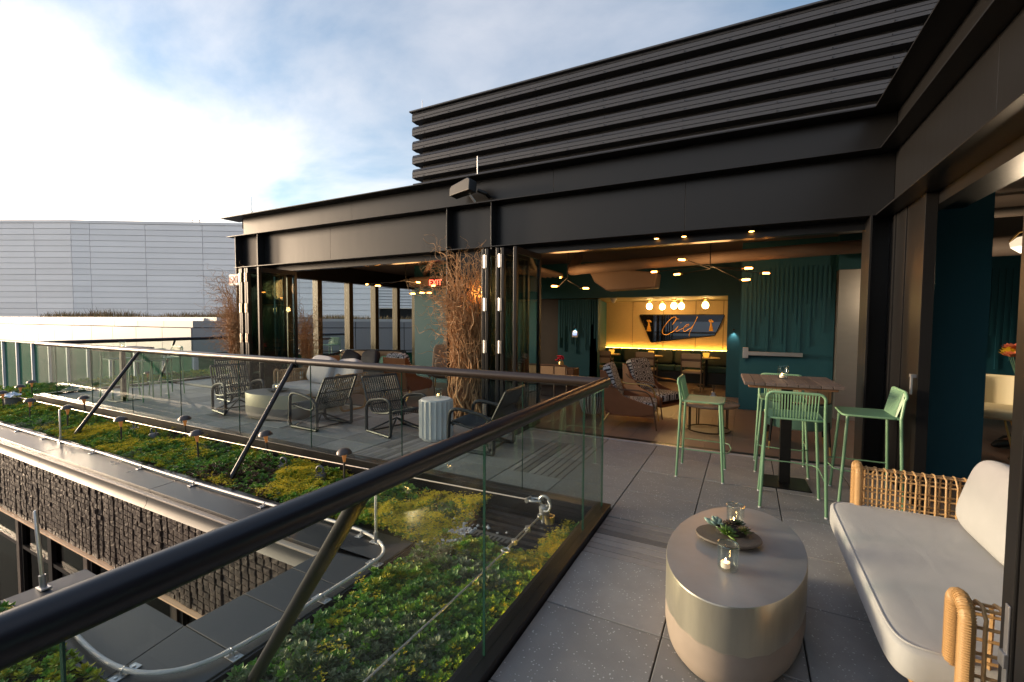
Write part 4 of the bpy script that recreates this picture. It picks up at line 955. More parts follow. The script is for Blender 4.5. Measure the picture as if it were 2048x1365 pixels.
P0, P1 = Vector((-1.50, 3.44, -.015)), Vector((-1.49, 2.78, -.015)); dv = (P1-P0)
for sx_ in (-.016, .016): MB().tube([P0+dv*.42+Vector((sx_, 0, 0)), P0+dv*.80+Vector((sx_, 0, 0))], .006, 8).build('side_rod', ALU, tbk)
MB().tube([P0+dv*.08, P0+dv*.45], .009, 8).build('screw', ALU, tbk); MB().tube([P0+dv*.76, P0+dv*.96], .011, 8).build('screw', ALU, tbk)
for t in (.06, .43, .79): 
    c = P0+dv*t; MB().lathe([(0, -.02), (.022, -.018), (.022, .018), (0, .02)], c, 12).build('collar', ALU, tbk)
MB().tube([P1+Vector((.028*math.cos(a), .028*math.sin(a), 0)) for a in [i*math.pi/6 for i in range(12)]], .008, 8, closed=True).build('eye', ALU, tbk)
rope('safety_line', 'thin steel safety line running past the near bed', [(-1.49, 2.76, -.015), (-1.495, 2.2, -.02), (-1.505, 1.4, -.02), (-1.51, .2, -.02)], .0065, STEEL, twist=True)
# glowing strip under the near base shoe
tag(MB().box(-1.143, .3, -.095, -1.132, 3.3, -.075).build('bed_light_strip', mat('amber strip', (1, .7, .2), .5, emit=(1, .55, .07), estr=20), smooth=0), 'amber light strip glowing along the foot of the near railing', 'light strip')

# ================================================================== FURNITURE
# mint bar stool: local front is -Y
def stool():
    o = thing('bar_stool', '', 'bar stool', group='mint green bar stools')
    zs, zt = .80, 1.03
    for sx_ in (-1, 1):
        # rear leg continues up into the back bar
        for yy, p1 in ((.232, (sx_*.215, .205, zs)), (-.212, (sx_*.195, -.165, zs-.01))):
            lg = MB().tube([(sx_*.242, yy, .012), p1], .0125, 10).build('leg', MINT, o)
            MB().lathe([(0, 0), (.013, 0), (.013, .012), (0, .012)], (sx_*.2425, yy+(.0005 if yy > 0 else -.0005), 0), 10).build('foot_cap', MATS['white plastic'], lg)
    arch = [(-.215, .205, zs), (-.212, .225, zt-.07)]+[(-.212+.05*(1-math.cos(a)), .235, zt-.05+.05*math.sin(a)) for a in (R(0), R(30), R(60), R(90))]
    arch += [(-x, y, z) for x, y, z in arch[::-1]]
    MB().tube(arch, .0125, 10).build('back_frame', MINT, o)
    st = MB()
    for k in range(16):
        x = -.165+k*.022; st.tube([(x, .236, zt), (x*.98, .222, .93), (x*.96, .185, zs+.005)], .0055, 6)
        st.tube([(x, .220, zt+.002), (x*.96, .170, zs+.01)], .004, 5)
    st.build('back_cords', MINT, o)
    MB().tube([(-.215, .185, zs), (.215, .185, zs)], .009, 8).build('back_rail', MINT, o)
    rt_ = [(x, y, zs) for x, y in racetrack(.42, .40, .05)]
    MB().tube(rt_, .010, 8, closed=True).build('seat_frame', MINT, o)
    MB().prism([(x*.97, y*.97) for x, y in racetrack(.42, .40, .05)], zs-.004, zs+.008).build('seat', MINTS, o, smooth=0)
    MB().tube([(-.228, .217, .30), (-.226, -.196, .30)], .006, 6).build('footrest', MINT, o); MB().tube([(.228, .217, .30), (.226, -.196, .30)], .006, 6).build('footrest', MINT, o)
    MB().tube([(-.226, -.196, .30), (-.19, -.25, .30), (0, -.275, .30), (.19, -.25, .30), (.226, -.196, .30)], .006, 6).build('footrest', MINT, o)
    return o
s0 = stool()
for i, (x, y, a, lb) in enumerate(((-.385, 5.18, 90, 'mint bar stool set apart in front of the round coffee table'), (.385, 4.69, 180, 'mint bar stool with its back to us before the plank table'), (.99, 5.14, -90, 'mint bar stool beside the black corner column'), (.365, 5.72, 0, 'mint bar stool behind the plank topped bar table'),
                                   (-10.55, 4.55, -80, 'mint bar stool nearest the dark chair at the far glass table'), (-11.55, 4.5, 95, 'mint bar stool at the railing corner by the far bar table'), (-11.05, 5.1, 0, 'mint bar stool behind the far bar table'),
                                   (-12.0, 8.9, 170, 'mint bar stool outside the window wall, left one'), (-12.2, 10.4, 10, 'mint bar stool outside the window wall, right one'))):
    o = s0 if i == 0 else dup(s0, (0, 0, 0), 0); o.location = (x, y, 0); o.rotation_euler = (0, 0, R(a)); o['label'] = lb
# plank topped bar tables
PLANK = mat('weathered table plank', (0.115, 0.088, 0.078), .6, var=.2, vscale=6, bump=.3, bscale=50, rnd=.25, stretch=(14, 2, 14))
def bartable(label, loc, rz=0):
    o = thing('bar_table', label, 'bar table', loc, rz, group='plank topped bar tables')
    for k in range(9): MB().box(-.40+k*.0889+.002, -.38, 1.025, -.40+(k+1)*.0889-.002, .38, 1.055).build('plank', PLANK, o, smooth=0, bevel=.003)
    MB().box(-.36, -.34, .998, .36, .34, 1.0245).build('under_frame', mat('teak batten', (.24, .12, .06), .5, var=.1), o, smooth=0, bevel=.004)
    MB().box(-.048, -.035, .012, .048, .035, .9975).build('post', BLACKF, o, smooth=0, bevel=.003)
    MB().box(-.21, -.20, 0, .21, .20, .0115).build('base_plate', BLACKF, o, smooth=0, bevel=.003)
    return o
bartable('weathered plank bar table on a black post among the mint stools', (.375, 5.25, 0), R(3))
bartable('far plank bar table behind the glass at the railing end', (-11.05, 4.35, 0))
bartable('plank bar table outside the window wall', (-12.1, 9.65, 0))
# glass candle cups
CUPG = glassmat('clear cup glass', (.93, .96, .95), 1.0)
WAX = mat('white wax', (.75, .70, .64), .5, emit=(1, .55, .25), estr=.12)
cup0 = thing('candle_cup', '', 'candle holder', group='clear glass candle cups')
MB().lathe([(0, .004), (.044, .004), (.048, .01), (.050, .125), (.0465, .125), (.0445, .014), (0, .012)], n=28).build('glass', CUPG, cup0)
MB().tube([(.0482*math.cos(a), .0482*math.sin(a), .125) for a in [i*math.pi/14 for i in range(28)]], .0022, 6, closed=True).build('rim', glassmat('cup rim', (.75, .9, .88), 1.0, ior=2.2), cup0)
MB().lathe([(0, .0125), (.021, .0125), (.021, .038), (.016, .036), (0, .034)], (-.010, -.006, 0), n=18).build('tealight', WAX, cup0)
MB().lathe([(0, .036), (.0035, .041), (.0038, .046), (.001, .056), (0, .058)], (-.010, -.006, 0), n=8).build('flame', mat('candle flame', (1, .6, .2), .5, emit=(1, .55, .18), estr=22), cup0)
for i, (x, y, z, lb) in enumerate(((-.052, 2.395, .42, 'candle cup in front of the succulent tray on the near drum table'), (-.03, 2.93, .42, 'candle cup behind the succulent tray on the near drum table'), (.34, 5.30, 1.055, 'candle cup on the weathered plank bar table'), (-3.76, 5.02, .555, 'candle cup on the white fluted side table'), (-7.2, 5.0, .425, 'candle cup on the far drum table'), (-10.9, 4.3, 1.055, 'candle cup on the far bar table at the railing end'), (-12.1, 9.7, 1.055, 'candle cup on the bar table outside the window wall'))):
    o = cup0 if i == 0 else dup(cup0, (0, 0, 0), 0); o.location = (x, y, z+.0005); o['label'] = lb; o.rotation_euler = (0, 0, random.random()*.6)
# oval drum tables: metal upper band over pale concrete, recessed foot
def drum(label, loc, rz, a, b, h, top, up, lo):
    o = thing('drum_table', label, 'coffee table', loc, rz, group='oval drum tables'); r0 = 1.0
    n = 72; mb = MB()
    prof_u = [(1.0, h*.48), (1.0, h-.006), (.992, h)]
    def ring(s, z): return [(a*s*math.cos(2*math.pi*k/n), b*s*math.sin(2*math.pi*k/n), z) for k in range(n)]
    def wavy(s): return [(a*s*math.cos(2*math.pi*k/n), b*s*math.sin(2*math.pi*k/n), h*.50+.012*math.sin(2*math.pi*k/n*3+1)+.004*math.sin(k*1.9)) for k in range(n)]
    def loft(rings, cap0=False, cap1=False):
        m_ = MB(); v = [p for r_ in rings for p in r_]; f = [(i*n+k, i*n+(k+1) % n, (i+1)*n+(k+1) % n, (i+1)*n+k) for i in range(len(rings)-1) for k in range(n)]
        if cap0: f.append(tuple(range(n-1, -1, -1)))
        if cap1: f.append(tuple((len(rings)-1)*n+k for k in range(n)))
        return m_.add(v, f)
    loft([wavy(1.0), ring(1.0, h-.006), ring(.994, h-.001)]).build('metal_band', up, o, smooth=30)
    loft([ring(.994, h-.001), ring(.95, h)], cap1=True).build('top', top, o, smooth=20)
    loft([ring(.90, .012), ring(.97, .055), ring(.998, .11), [(p[0]*.998, p[1]*.998, p[2]) for p in wavy(1.0)]], cap0=True).build('lower_band', lo, o, smooth=40)
    loft([ring(.86, 0), ring(.86, .0115)], cap0=True, cap1=True).build('foot', JOINT, o)
    return o
TOPM = mat('brushed pewter top', (0.35, 0.345, 0.355), .38, .35, var=.16, vscale=4, bump=.05, bscale=30)
BANDM = mat('champagne metal band', (0.50, 0.455, 0.37), .33, .65, var=.12, vscale=5, stretch=(3, 3, .6))
CONC = mat('pinkish concrete', (0.35, 0.275, 0.23), .6, var=.12, vscale=6)
drum('oval drum table with pewter top in front of the near rattan sofa', (-.02, 2.665, 0), R(-8), .325, .60, .42, TOPM, BANDM, CONC)
drum('oval drum table behind the glass among the charcoal chairs', (-6.92, 4.83, 0), R(8), .62, .36, .42, mat('grey stone top', (.20, .20, .20), .5, var=.08), mat('sage gold band', (.42, .36, .25), .5, .1, var=.08, vscale=3), mat('taupe concrete', (.23, .19, .165), .65, var=.08))
# stone tray with succulents
tr = thing('stone_tray', 'dark oval stone tray on the near drum table', 'tray', (-.06, 2.70, .42), R(12))
MB().lathe([(0, .0), (.09, .0), (.15, .018), (.168, .032), (.164, .040), (.15, .041), (0, .038)], n=40, sx=1.0, sy=.78).build('dish', mat('dark riven stone', (.115, .09, .072), .6, var=.25, vscale=25, bump=.4, bscale=70, stretch=(1, 2, 1)), tr)
def succulent(label, loc, s, col, nl, tilt=.0, fat=.3, el0=.15, el1=1.25, name='succulent'):
    mb = MB(); cols = []
    for k in range(nl):
        t = k/nl; an = k*2.3999; el = el0+(el1-el0)*t; ln = s*(1-.55*t); w = ln*fat
        d = Vector((math.cos(an), math.sin(an), 0)); u = Vector((0, 0, 1)); ax = d*math.cos(el)+u*math.sin(el); sv = u.cross(d); nn = sv.cross(ax)
        base = u*(s*.25*t)+d*.004
        ring = lambda q, ww, th: [base+ax*(ln*q)+sv*ww, base+ax*(ln*q)+nn*th*-1, base+ax*(ln*q)-sv*ww, base+ax*(ln*q)+nn*th*.35]
        r1, r2, r3 = ring(.0, w*.35, w*.25), ring(.55, w, w*.5), ring(.85, w*.6, w*.3); tip = base+ax*ln+nn*.0
        o_ = len(mb.v); mb.v += [tuple(p) for p in r1+r2+r3]+[tuple(tip)]
        for q in range(2):
            for e in range(4): mb.f.append((o_+q*4+e, o_+q*4+(e+1) % 4, o_+q*4+4+(e+1) % 4, o_+q*4+4+e))
        for e in range(4): mb.f.append((o_+8+e, o_+8+(e+1) % 4, o_+12))
        c0, c1 = col; cols += [c0]*4+[tuple((a+b)/2 for a, b in zip(c0, c1))]*4+[c1]*5
    me = bpy.data.meshes.new(name); me.from_pydata(mb.v, [], mb.f); a_ = me.color_attributes.new('tint', 'FLOAT_COLOR', 'POINT'); a_.data.foreach_set('color', [c for q in cols for c in (*q, 1.)])
    me.polygons.foreach_set('use_smooth', [True]*len(me.polygons)); me.materials.append(mat('succulent leaf', (.1, .2, .05), .45, vcol='tint'))
    o = link(name, me, None, loc=loc, rot=(tilt, tilt*.5, random.random())); return tag(o, label, 'succulent', 'succulents on the stone tray')
succulent('bright green pointed succulent at the front of the stone tray', (-.065, 2.665, .475), .062, ((.20, .34, .03), (.08, .15, .03)), 30, .35, .22)
succulent('green succulent with brown tips at the right of the stone tray', (.015, 2.725, .475), .055, ((.17, .28, .04), (.10, .055, .035)), 34, -.15, .2, .0)
succulent('pale blue green broad leaved succulent at the left of the tray', (-.125, 2.745, .475), .075, ((.33, .42, .30), (.24, .36, .31)), 9, .3, .42, .15, .9)
succulent('dark brown green succulent rosette in the middle of the tray', (-.055, 2.755, .485), .05, ((.06, .08, .025), (.07, .035, .025)), 30, 0, .26, .0)
succulent('small dark grassy succulent at the back of the tray', (-.02, 2.80, .475), .05, ((.07, .10, .03), (.05, .07, .025)), 40, 0, .16, .4)
mo = tag(MB().lathe([(0, 0), (.06, 0), (.05, .03), (0, .045)], (-.05, 2.73, .46), 14, 1.3, .9).build('moss_mound', SOIL), 'dark moss mound under the succulents', 'moss')

# rattan sofa; local front is -Y
def wrapped(mb, pts, r, closed=True):
    mb.tube(pts, r, 12, closed=closed)
def sofa(label, loc, rz, rm, rw, full=True, group='rattan sofas'):
    o = thing('rattan_sofa', label, 'sofa', loc, rz, group=group)
    zb, zt, aw, hw = .29, .66, .115, .83; rr_ = random.Random(12)
    for s in (-1, 1):
        cx_ = s*hw
        loop = [(cx_+x, -.215, (zb+zt)/2+z) for x, z in racetrack(aw, zt-zb+.02, .055, 5)]
        alp = MB().tube(loop, .022, 12, closed=True).build('arm_loop', rw, o)
        bd = MB()                                     # cane binding wound round the loop
        P = [Vector(p) for p in loop]; dense = []
        for a, b in zip(P, P[1:]+P[:1]):
            k = max(1, int((b-a).length/.0085)); dense += [(a.lerp(b, i/k), (b-a).normalized()) for i in range(k)]
        for c, t in dense:
            u = t.orthogonal().normalized(); w = t.cross(u); bd.tube([c+(u*math.cos(q)+w*math.sin(q))*.0226 for q in [j*math.pi/5 for j in range(10)]], .0027, 4, closed=True)
        bd.build('binding', rw, alp)
        for k in range(13):
            y = -.165+k*.049; hp = [(cx_+x, y, (zb+zt)/2+z) for x, z in racetrack(aw*.92, zt-zb, .05, 4)]
            MB().tube([(p_[0]+rr_.gauss(0, .0015), p_[1]+rr_.gauss(0, .0025), p_[2]) for p_ in hp], .0066, 6, closed=True).build('arm_hoop', rm, o)
        rod = MB()
        for x in (-aw*.46, aw*.46):
            for z in (zb+.06, zb+.14, zb+.22, zb+.31): rod.tube([(cx_+x*.9, -.21, z), (cx_+x*.9, .44, z)], .006, 6)
        rod.tube([(cx_-.02, -.2, zt-.01), (cx_-.02, .44, zt-.01)], .006, 6); rod.tube([(cx_+.02, -.2, zt-.01), (cx_+.02, .44, zt-.01)], .006, 6)
        rod.build('arm_rods', rm, o)
        MB().tube(smooth_path([(cx_, -.18, .27), (cx_, -.17, .10), (cx_, -.10, .018), (cx_, .10, .014), (cx_, .34, .018), (cx_, .40, .10), (cx_, .41, .27)], 5), .020, 10).build('runner_leg', rw, o)
    for k in range(29):
        x = -.76+k*.0543; bh = [(x, .44+y, .46+z) for y, z in racetrack(.09, .36, .04, 4)]
        MB().tube(bh, .0075, 6, closed=True).build('back_hoop', rm, o)
    rd = MB()
    for z in (.34, .42, .50, .58, .64):
        for y in (.397, .483): rd.tube([(-.80, y, z), (.80, y, z)], .006, 6)
    rd.build('back_rods', rm, o)
    fr_ = MB()
    for y in (-.30, .05, .40): fr_.tube([(-.83, y, .255), (.83, y, .255)], .018, 8)
    fr_.build('seat_frame', rw, o)
    sc = MB(); rrect_solid(sc, -.80, -.385, .268, .80, .385, .425, (.26, .17)); scu = sc.build('seat_cushion', FABRIC, o, smooth=60)
    sp_ = lambda v, e: math.copysign(abs(v)**e, v)
    for th_ in (.55, -.55): MB().tube([(.803*sp_(math.cos(th_), .26)*sp_(math.cos(q), .17), .387*sp_(math.cos(th_), .26)*sp_(math.sin(q), .17), .3465+.0785*sp_(math.sin(th_), .26)) for q in [j*math.pi/60 for j in range(120)]], .0042, 6, closed=True).build('piping', FABRIC, scu)
    pp_ = MB()
    return o
sofa('tan rattan sofa with grey cushions close by on the right', (.905, 2.92, 0), -math.pi/2, RATTAN, RATTANW)
sofa('tan rattan sofa with grey cushions behind the glass near the branch column', (-7.1, 5.72, 0), 0, mat('pale rattan', (.34, .21, .10), .55, var=.12, vscale=40), mat('pale rattan binding', (.33, .20, .09), .55, var=.12, vscale=40))
def pillow(label, loc, rot, w, h, d, m=FABRIC, cat='cushion', e=(.55, .35)):
    mb = MB(); rrect_solid(mb, -w/2, -d/2, -h/2, w/2, d/2, h/2, e); o = mb.build('cushion', m, None, smooth=70, loc=loc, rot=rot); return tag(o, label, cat)
pillow('big grey back cushion on the near rattan sofa, far half', (1.265, 3.22, .635), (R(-16), 0, R(-90)), .78, .44, .23, e=(.45, .35))
pillow('big grey back cushion on the near rattan sofa, near half', (1.265, 2.46, .635), (R(-16), 0, R(-90)), .72, .44, .23, e=(.45, .35))
pillow('big pale blue grey cushion leaning on the far rattan sofa', (-7.12, 5.88, .68), (R(-20), R(4), 0), .62, .54, .2)
pillow('second pale grey cushion at the branch side of the far rattan sofa', (-6.55, 5.98, .66), (R(-20), R(-4), 0), .60, .50, .2)

# charcoal lounge chair; local front is -Y
def lchair():
    o = thing('lounge_chair', '', 'lounge chair', group='charcoal rattan lounge chairs')
    for s in (-1, 1):
        x = s*.31
        loop = smooth_path([(x, .30, .10), (x, .29, .022), (x, .18, .021), (x, -.20, .021), (x, -.30, .03), (x, -.325, .12), (x, -.315, .40), (x, -.285, .50), (x, -.18, .53), (x, .05, .50), (x, .20, .46), (x, .285, .38), (x, .30, .24)], 4)
        MB().tube(loop, .023, 10, closed=True).build('side_loop', DARKR, o)
        inn = smooth_path([(x*.94, -.28, .36), (x*.94, -.2, .335), (x*.94, .10, .30), (x*.94, .19, .33), (x*.94, .22, .45)], 4)
        MB().tube(inn, .014, 8).build('inner_arm', DARKR, o)
        MB().tube([(x*.97, .27, .42), (x*.95, .36, .60), (x*.93, .45, .78)], .017, 8).build('back_post', DARKR, o)
        MB().tube([(x*.95, .24, .03), (0, 0, .20), (-x*.95, -.26, .03)], .013, 8).build('brace', DARKR, o)
    for k in range(15):
        x = -.25+k*.0357
        pth = smooth_path([(x, -.30, .30), (x, -.315, .345), (x, -.27, .365), (x, -.05, .315), (x, .14, .285), (x, .23, .33), (x, .29, .45), (x, .37, .62), (x, .45, .785), (x, .465, .775)], 4)
        MB().tube(pth, .0098, 6).build('strand', DARKR, o)
    for p, r_ in (((.45, .785), .019), ((-.30, .345), .016), ((.26, .40), .011), ((.34, .56), .010), ((.0, .30), .011)):
        MB().tube([(-.29, p[0], p[1]), (0, p[0]+(.02 if p[1] > .7 else 0), p[1]), (.29, p[0], p[1])], r_, 8).build('cross_bar', DARKR, o)
    MB().tube([(-.30, .2, .03), (.30, .2, .03)], .014, 8).build('stretcher', DARKR, o)
    return o
c0 = lchair()
for i, (x, y, a, lb) in enumerate(((-8.02, 4.82, 78, 'charcoal rattan chair at the far side of the drum table'), (-9.15, 5.55, 82, 'charcoal rattan chair half hidden behind the farthest one'), (-5.77, 4.74, -92, 'charcoal rattan chair facing the drum table, back to the fluted table'), (-4.52, 5.02, 76, 'charcoal rattan chair left of the white fluted table'), (-2.98, 4.92, -86, 'charcoal rattan chair right of the fluted table by the stacked doors'))):
    o = c0 if i == 0 else dup(c0, (0, 0, 0), 0); o.location = (x, y, 0); o.rotation_euler = (0, 0, R(a)); o['label'] = lb
# fluted side table
ft = thing('fluted_table', 'white scalloped drum side table between two charcoal chairs', 'side table', (-3.77, 4.98, 0))
nf, pts_ = 20, []
for k in range(nf):
    for j in range(6):
        a = (k+j/6)*2*math.pi/nf; t = j/6; rr = .235-.020*math.sin(math.pi*t)
        pts_.append((rr*math.cos(a), rr*math.sin(a)))
FLM = mat('white glazed concrete', (.72, .71, .70), .5, var=.04, vscale=5)
MB().prism(pts_, .03, .535).build('fluted_body', FLM, ft, smooth=25)
MB().lathe([(0, .5345), (.205, .5345), (.205, .55), (.20, .555), (0, .555)], n=40).build('top', FLM, ft); MB().lathe([(0, 0), (.20, 0), (.20, .029), (0, .029)], n=32).build('foot', FLM, ft)
fd_ = thing('dark_dish', 'shallow dark dish on the far drum table', 'dish', (-6.95, 4.85, .42))
MB().lathe([(0, .004), (.10, .006), (.165, .035), (.17, .04), (.16, .04), (.1, .02), (0, .016)], n=28).build('bowl', mat('dark slate', (.05, .06, .06), .5), fd_)

# curly willow branch columns
BRM = mat('dry willow bark', (0.42, 0.235, 0.10), .7, var=.3, vscale=7, rnd=0)
def willow(label, c, n, h0, h1, rad, flare, seed, dir_bias=(0, 0), thick=.018):
    """vines winding up a column, branching into curling twigs that bulge out in the upper half"""
    rnd = random.Random(seed); mb = MB()
    def curl(s_, d, ln, r0, k=14, amp=.05, f=7.0, droop=.2):
        d = d.normalized(); sv = d.orthogonal().normalized(); tv = d.cross(sv); o1, o2 = rnd.random()*6.28, rnd.random()*6.28; pts = []
        for m_ in range(k+1):
            t = m_/k; e = min(1, t*3)
            pts.append(s_+d*ln*t+sv*amp*e*(math.sin(f*t*ln*2.2+o1)-math.sin(o1))+tv*amp*e*(math.sin(f*1.3*t*ln*2.2+o2)-math.sin(o2))+Vector((0, 0, -droop*ln*t*t)))
        mb.tube(pts, [max(.0015, r0*(1-.8*m_/k)) for m_ in range(k+1)], 5 if r0 > .006 else 4, cap=False); return pts
    for i in range(n):
        a = rnd.random()*6.28; r_ = rad*math.sqrt(rnd.random()); z0 = 0 if rnd.random() < .6 else rnd.uniform(.2, h0*.8)
        H = rnd.uniform(h0, h1); seg = int((H-z0)/.045)+4; base = thick*rnd.uniform(.35, 1.0)*(1 if z0 == 0 else .55)
        am, fr_ = rnd.uniform(.03, .085), rnd.uniform(4, 9); p1, p2 = rnd.random()*6.28, rnd.random()*6.28; tw = rnd.uniform(-.9, .9); pts = []
        for k in range(seg):
            t = k/(seg-1); z = z0+(H-z0)*t; bul = 1+flare*max(0, (z/h1-.35))**1.2*1.6
            an = a+tw*z; x = c[0]+r_*bul*math.cos(an)+dir_bias[0]*max(0, z/h1-.4)**1.5*rnd.uniform(.98, 1.02); y = c[1]+r_*bul*.62*math.sin(an)+dir_bias[1]*max(0, z/h1-.4)**1.5
            pts.append(Vector((x+am*math.sin(fr_*z+p1)+.015*math.sin(23*z+p2), y+am*.6*math.sin(fr_*1.21*z+p2), z+.012*math.sin(17*z+p1))))
        mb.tube(pts, [max(.002, base*(1-.75*k/(seg-1))) for k in range(seg)], 6, cap=False)
        for _ in range(rnd.randint(2, 5)):
            k = rnd.randint(int(seg*.35), seg-1); o_ = pts[k]; out = Vector((o_.x-c[0], (o_.y-c[1])*.7, 0)); out = out.normalized() if out.length > .01 else Vector((1, 0, 0))
            d = out*rnd.uniform(.1, 1.0)*(.5+flare)+Vector((dir_bias[0]*1.5+rnd.uniform(-.5, .5), rnd.uniform(-.4, .2), rnd.uniform(.2, 1.2)))
            q = curl(o_, d, rnd.uniform(.2, .75), rnd.uniform(.003, .0065), k=18, amp=rnd.uniform(.025, .06), f=rnd.uniform(6, 14))
            if rnd.random() < .5: curl(q[8], d+Vector((rnd.uniform(-1, 1), rnd.uniform(-.6, .4), rnd.uniform(-.4, .8))), rnd.uniform(.1, .28), .002, 9, .02, 16)
    return tag(mb.build('willow_branches', BRM), label, 'branches', 'curly willow branch columns')
willow('curly willow branches wrapped round the centre column', (-3.97, 6.03), 110, 1.7, 2.74, .29, .35, 31, (-.16, -.05), .022)
willow('curly willow branches at the far corner under the exit sign', (-10.08, 6.05), 120, 1.4, 2.6, .16, 1.0, 32, (-.34, -.05), .014)
willow('dark curly willow branches inside against the window wall', (-9.6, 7.5), 70, 1.0, 1.95, .14, .5, 33, (0, 0), .012)
# small warm sconce on the centre column, glowing through the branches
wsc = thing('sconce', 'small warm sconce glowing through the branches on the centre column', 'wall light', (-3.80, 6.26, 1.98))
MB().lathe([(0, .10), (.03, .10), (.035, .0), (.03, -.02), (0, -.02)], n=14).build('housing', BLACKF, wsc); MB().lathe([(0, .101), (.026, .101), (.02, .112), (0, .115)], n=14).build('lens', mat('amber lens', (1, .6, .2), .4, emit=(1, .42, .08), estr=10), wsc)
ld = bpy.data.lights.new('sconce_lamp', 'POINT'); ld.energy = 4; ld.color = (1, .55, .16); ld.shadow_soft_size = .03
lo = bpy.data.objects.new('sconce_lamp', ld); COL.objects.link(lo); lo.parent = wsc; lo.location = (0, -.12, .1)
# ================================================================== INSIDE FURNITURE
def pattern_mat(name, flat=(1, 1, 0), scale=9.0, dark=(.012, .013, .02), light=(.42, .42, .44)):
    m = bpy.data.materials.new(name); m.use_nodes = True; t = m.node_tree; b = t.nodes['Principled BSDF']; b.inputs['Roughness'].default_value = .85
    tcn = N(t, 'ShaderNodeTexCoord'); v = N(t, 'ShaderNodeTexVoronoi'); v.inputs['Scale'].default_value = scale; v.inputs['Randomness'].default_value = .12
    mpn = N(t, 'ShaderNodeMapping'); mpn.inputs['Scale'].default_value = flat; mpn.inputs['Location'].default_value = tuple(.5/scale*(1-q) for q in flat); L(t, tcn.outputs['Object'], mpn.inputs[0]); L(t, mpn.outputs[0], v.inputs['Vector'])
    w = vmath(t, 'SINE', vmath(t, 'MULTIPLY', v.outputs['Distance'], 34.0)); w2 = N(t, 'ShaderNodeTexVoronoi'); w2.inputs['Scale'].default_value = scale*5; L(t, tcn.outputs['Object'], w2.inputs['Vector'])
    k = vmath(t, 'GREATER_THAN', vmath(t, 'ADD', w, vmath(t, 'MULTIPLY', w2.outputs['Distance'], 1.1)), .55)
    x = N(t, 'ShaderNodeMix', data_type='RGBA'); L(t, k, x.inputs[0]); x.inputs[6].default_value = (*dark, 1); x.inputs[7].default_value = (*light, 1); L(t, x.outputs[2], b.inputs['Base Color'])
    MATS[name] = m; return m
PATT = pattern_mat('black white medallion fabric'); PATB = pattern_mat('black white medallion back fabric', (1, 0, 1))
def slouch(label, loc, rz):                            # leather shell lounge chair, front -Y
    o = thing('leather_armchair', label, 'armchair', loc, rz, group='tan leather armchairs')
    for s in (-1, 1):
        prof = [(-.36, .24), (-.36, .36), (-.20, .40), (.10, .50), (.26, .66), (.36, .86), (.45, .88), (.44, .60), (.36, .30), (.24, .19), (-.10, .19)]
        MB().prism(prof, s*.30-.012, s*.30+.012, 'x').build('side_panel', LEATHER, o, smooth=0, bevel=.008)
        arm = smooth_path([(s*.345, .34, .70), (s*.35, .28, .645), (s*.355, .10, .60), (s*.355, -.14, .595), (s*.35, -.28, .55), (s*.345, -.34, .42), (s*.345, -.37, .22), (s*.345, -.40, .01)], 5)
        MB().tube(arm, .011, 8).build('arm', BRASS if s > 0 else WALNUT, o)
        MB().tube([(s*.30, .30, .22), (s*.33, .44, .01)], .011, 8).build('leg', BRASS, o)
    MB().box(-.29, -.36, .19, .29, .36, .235).build('seat_shell', LEATHER, o, smooth=0, bevel=.01)
    bk = MB(); bk.prism([(.30, .24), (.40, .86), (.45, .87), (.37, .24)], -.29, .29, 'x'); bk.build('back_shell', LEATHER, o, smooth=0, bevel=.008)
    mb = MB(); rrect_solid(mb, -.285, -.38, .27, .285, .26, .42, (.35, .25)); mb.build('seat_cushion', PATT, o, smooth=60)
    mb = MB(); rrect_solid(mb, -.28, -.075, -.29, .28, .075, .29, (.35, .25)); mb.build('back_cushion', PATB, o, smooth=60, loc=(0, .285, .68), rot=(R(-18), 0, 0))
    return o
slouch('tan leather armchair with medallion cushions nearest the open threshold', (-1.58, 7.12, 0), R(97))
slouch('tan leather armchair with medallion cushions behind the nearest one', (-1.42, 8.15, 0), R(66))
slouch('tan leather armchair turned away inside the window wall room', (-6.25, 7.35, 0), R(176))
# round coffee table
ct = thing('coffee_table', 'round pale topped coffee table on a thin bronze ring frame', 'coffee table', (-.47, 7.28, 0))
MB().lathe([(0, .39), (.40, .39), (.415, .40), (.415, .425), (.40, .432), (0, .432)], n=48).build('top', mat('polished travertine', (.22, .165, .125), .22, var=.15, vscale=8), ct)
BRZ = mat('dark bronze frame', (.05, .035, .022), .35, .6)
MB().tube([(.30*math.cos(a), .30*math.sin(a), .022) for a in [i*math.pi/20 for i in range(40)]], .011, 8, closed=True).build('ring', BRZ, ct)
for k in range(4):
    a = R(35+90*k); MB().tube([(.30*math.cos(a+.06), .30*math.sin(a+.06), .022), (.30*math.cos(a+.06), .30*math.sin(a+.06), .39)], .009, 6).build('leg', BRZ, ct); MB().tube([(.30*math.cos(a-.06), .30*math.sin(a-.06), .022), (.30*math.cos(a-.06), .30*math.sin(a-.06), .39)], .009, 6).build('leg', BRZ, ct)
vz = thing('bud_vase', 'small grey bud vase with dried twigs on the round coffee table', 'vase', (-.42, 7.42, .432))
MB().lathe([(0, 0), (.05, 0), (.065, .03), (.05, .07), (.024, .095), (.03, .13), (.022, .13), (0, .1)], n=20).build('body', mat('grey ceramic', (.35, .35, .36), .3), vz)
for k in range(5): MB().tube([(0, 0, .1), (.01*math.cos(k*2), .01*math.sin(k*2), .18), (.035*math.cos(k*2), .035*math.sin(k*2), .24)], .003, 5).build('twig', WALNUT, vz)
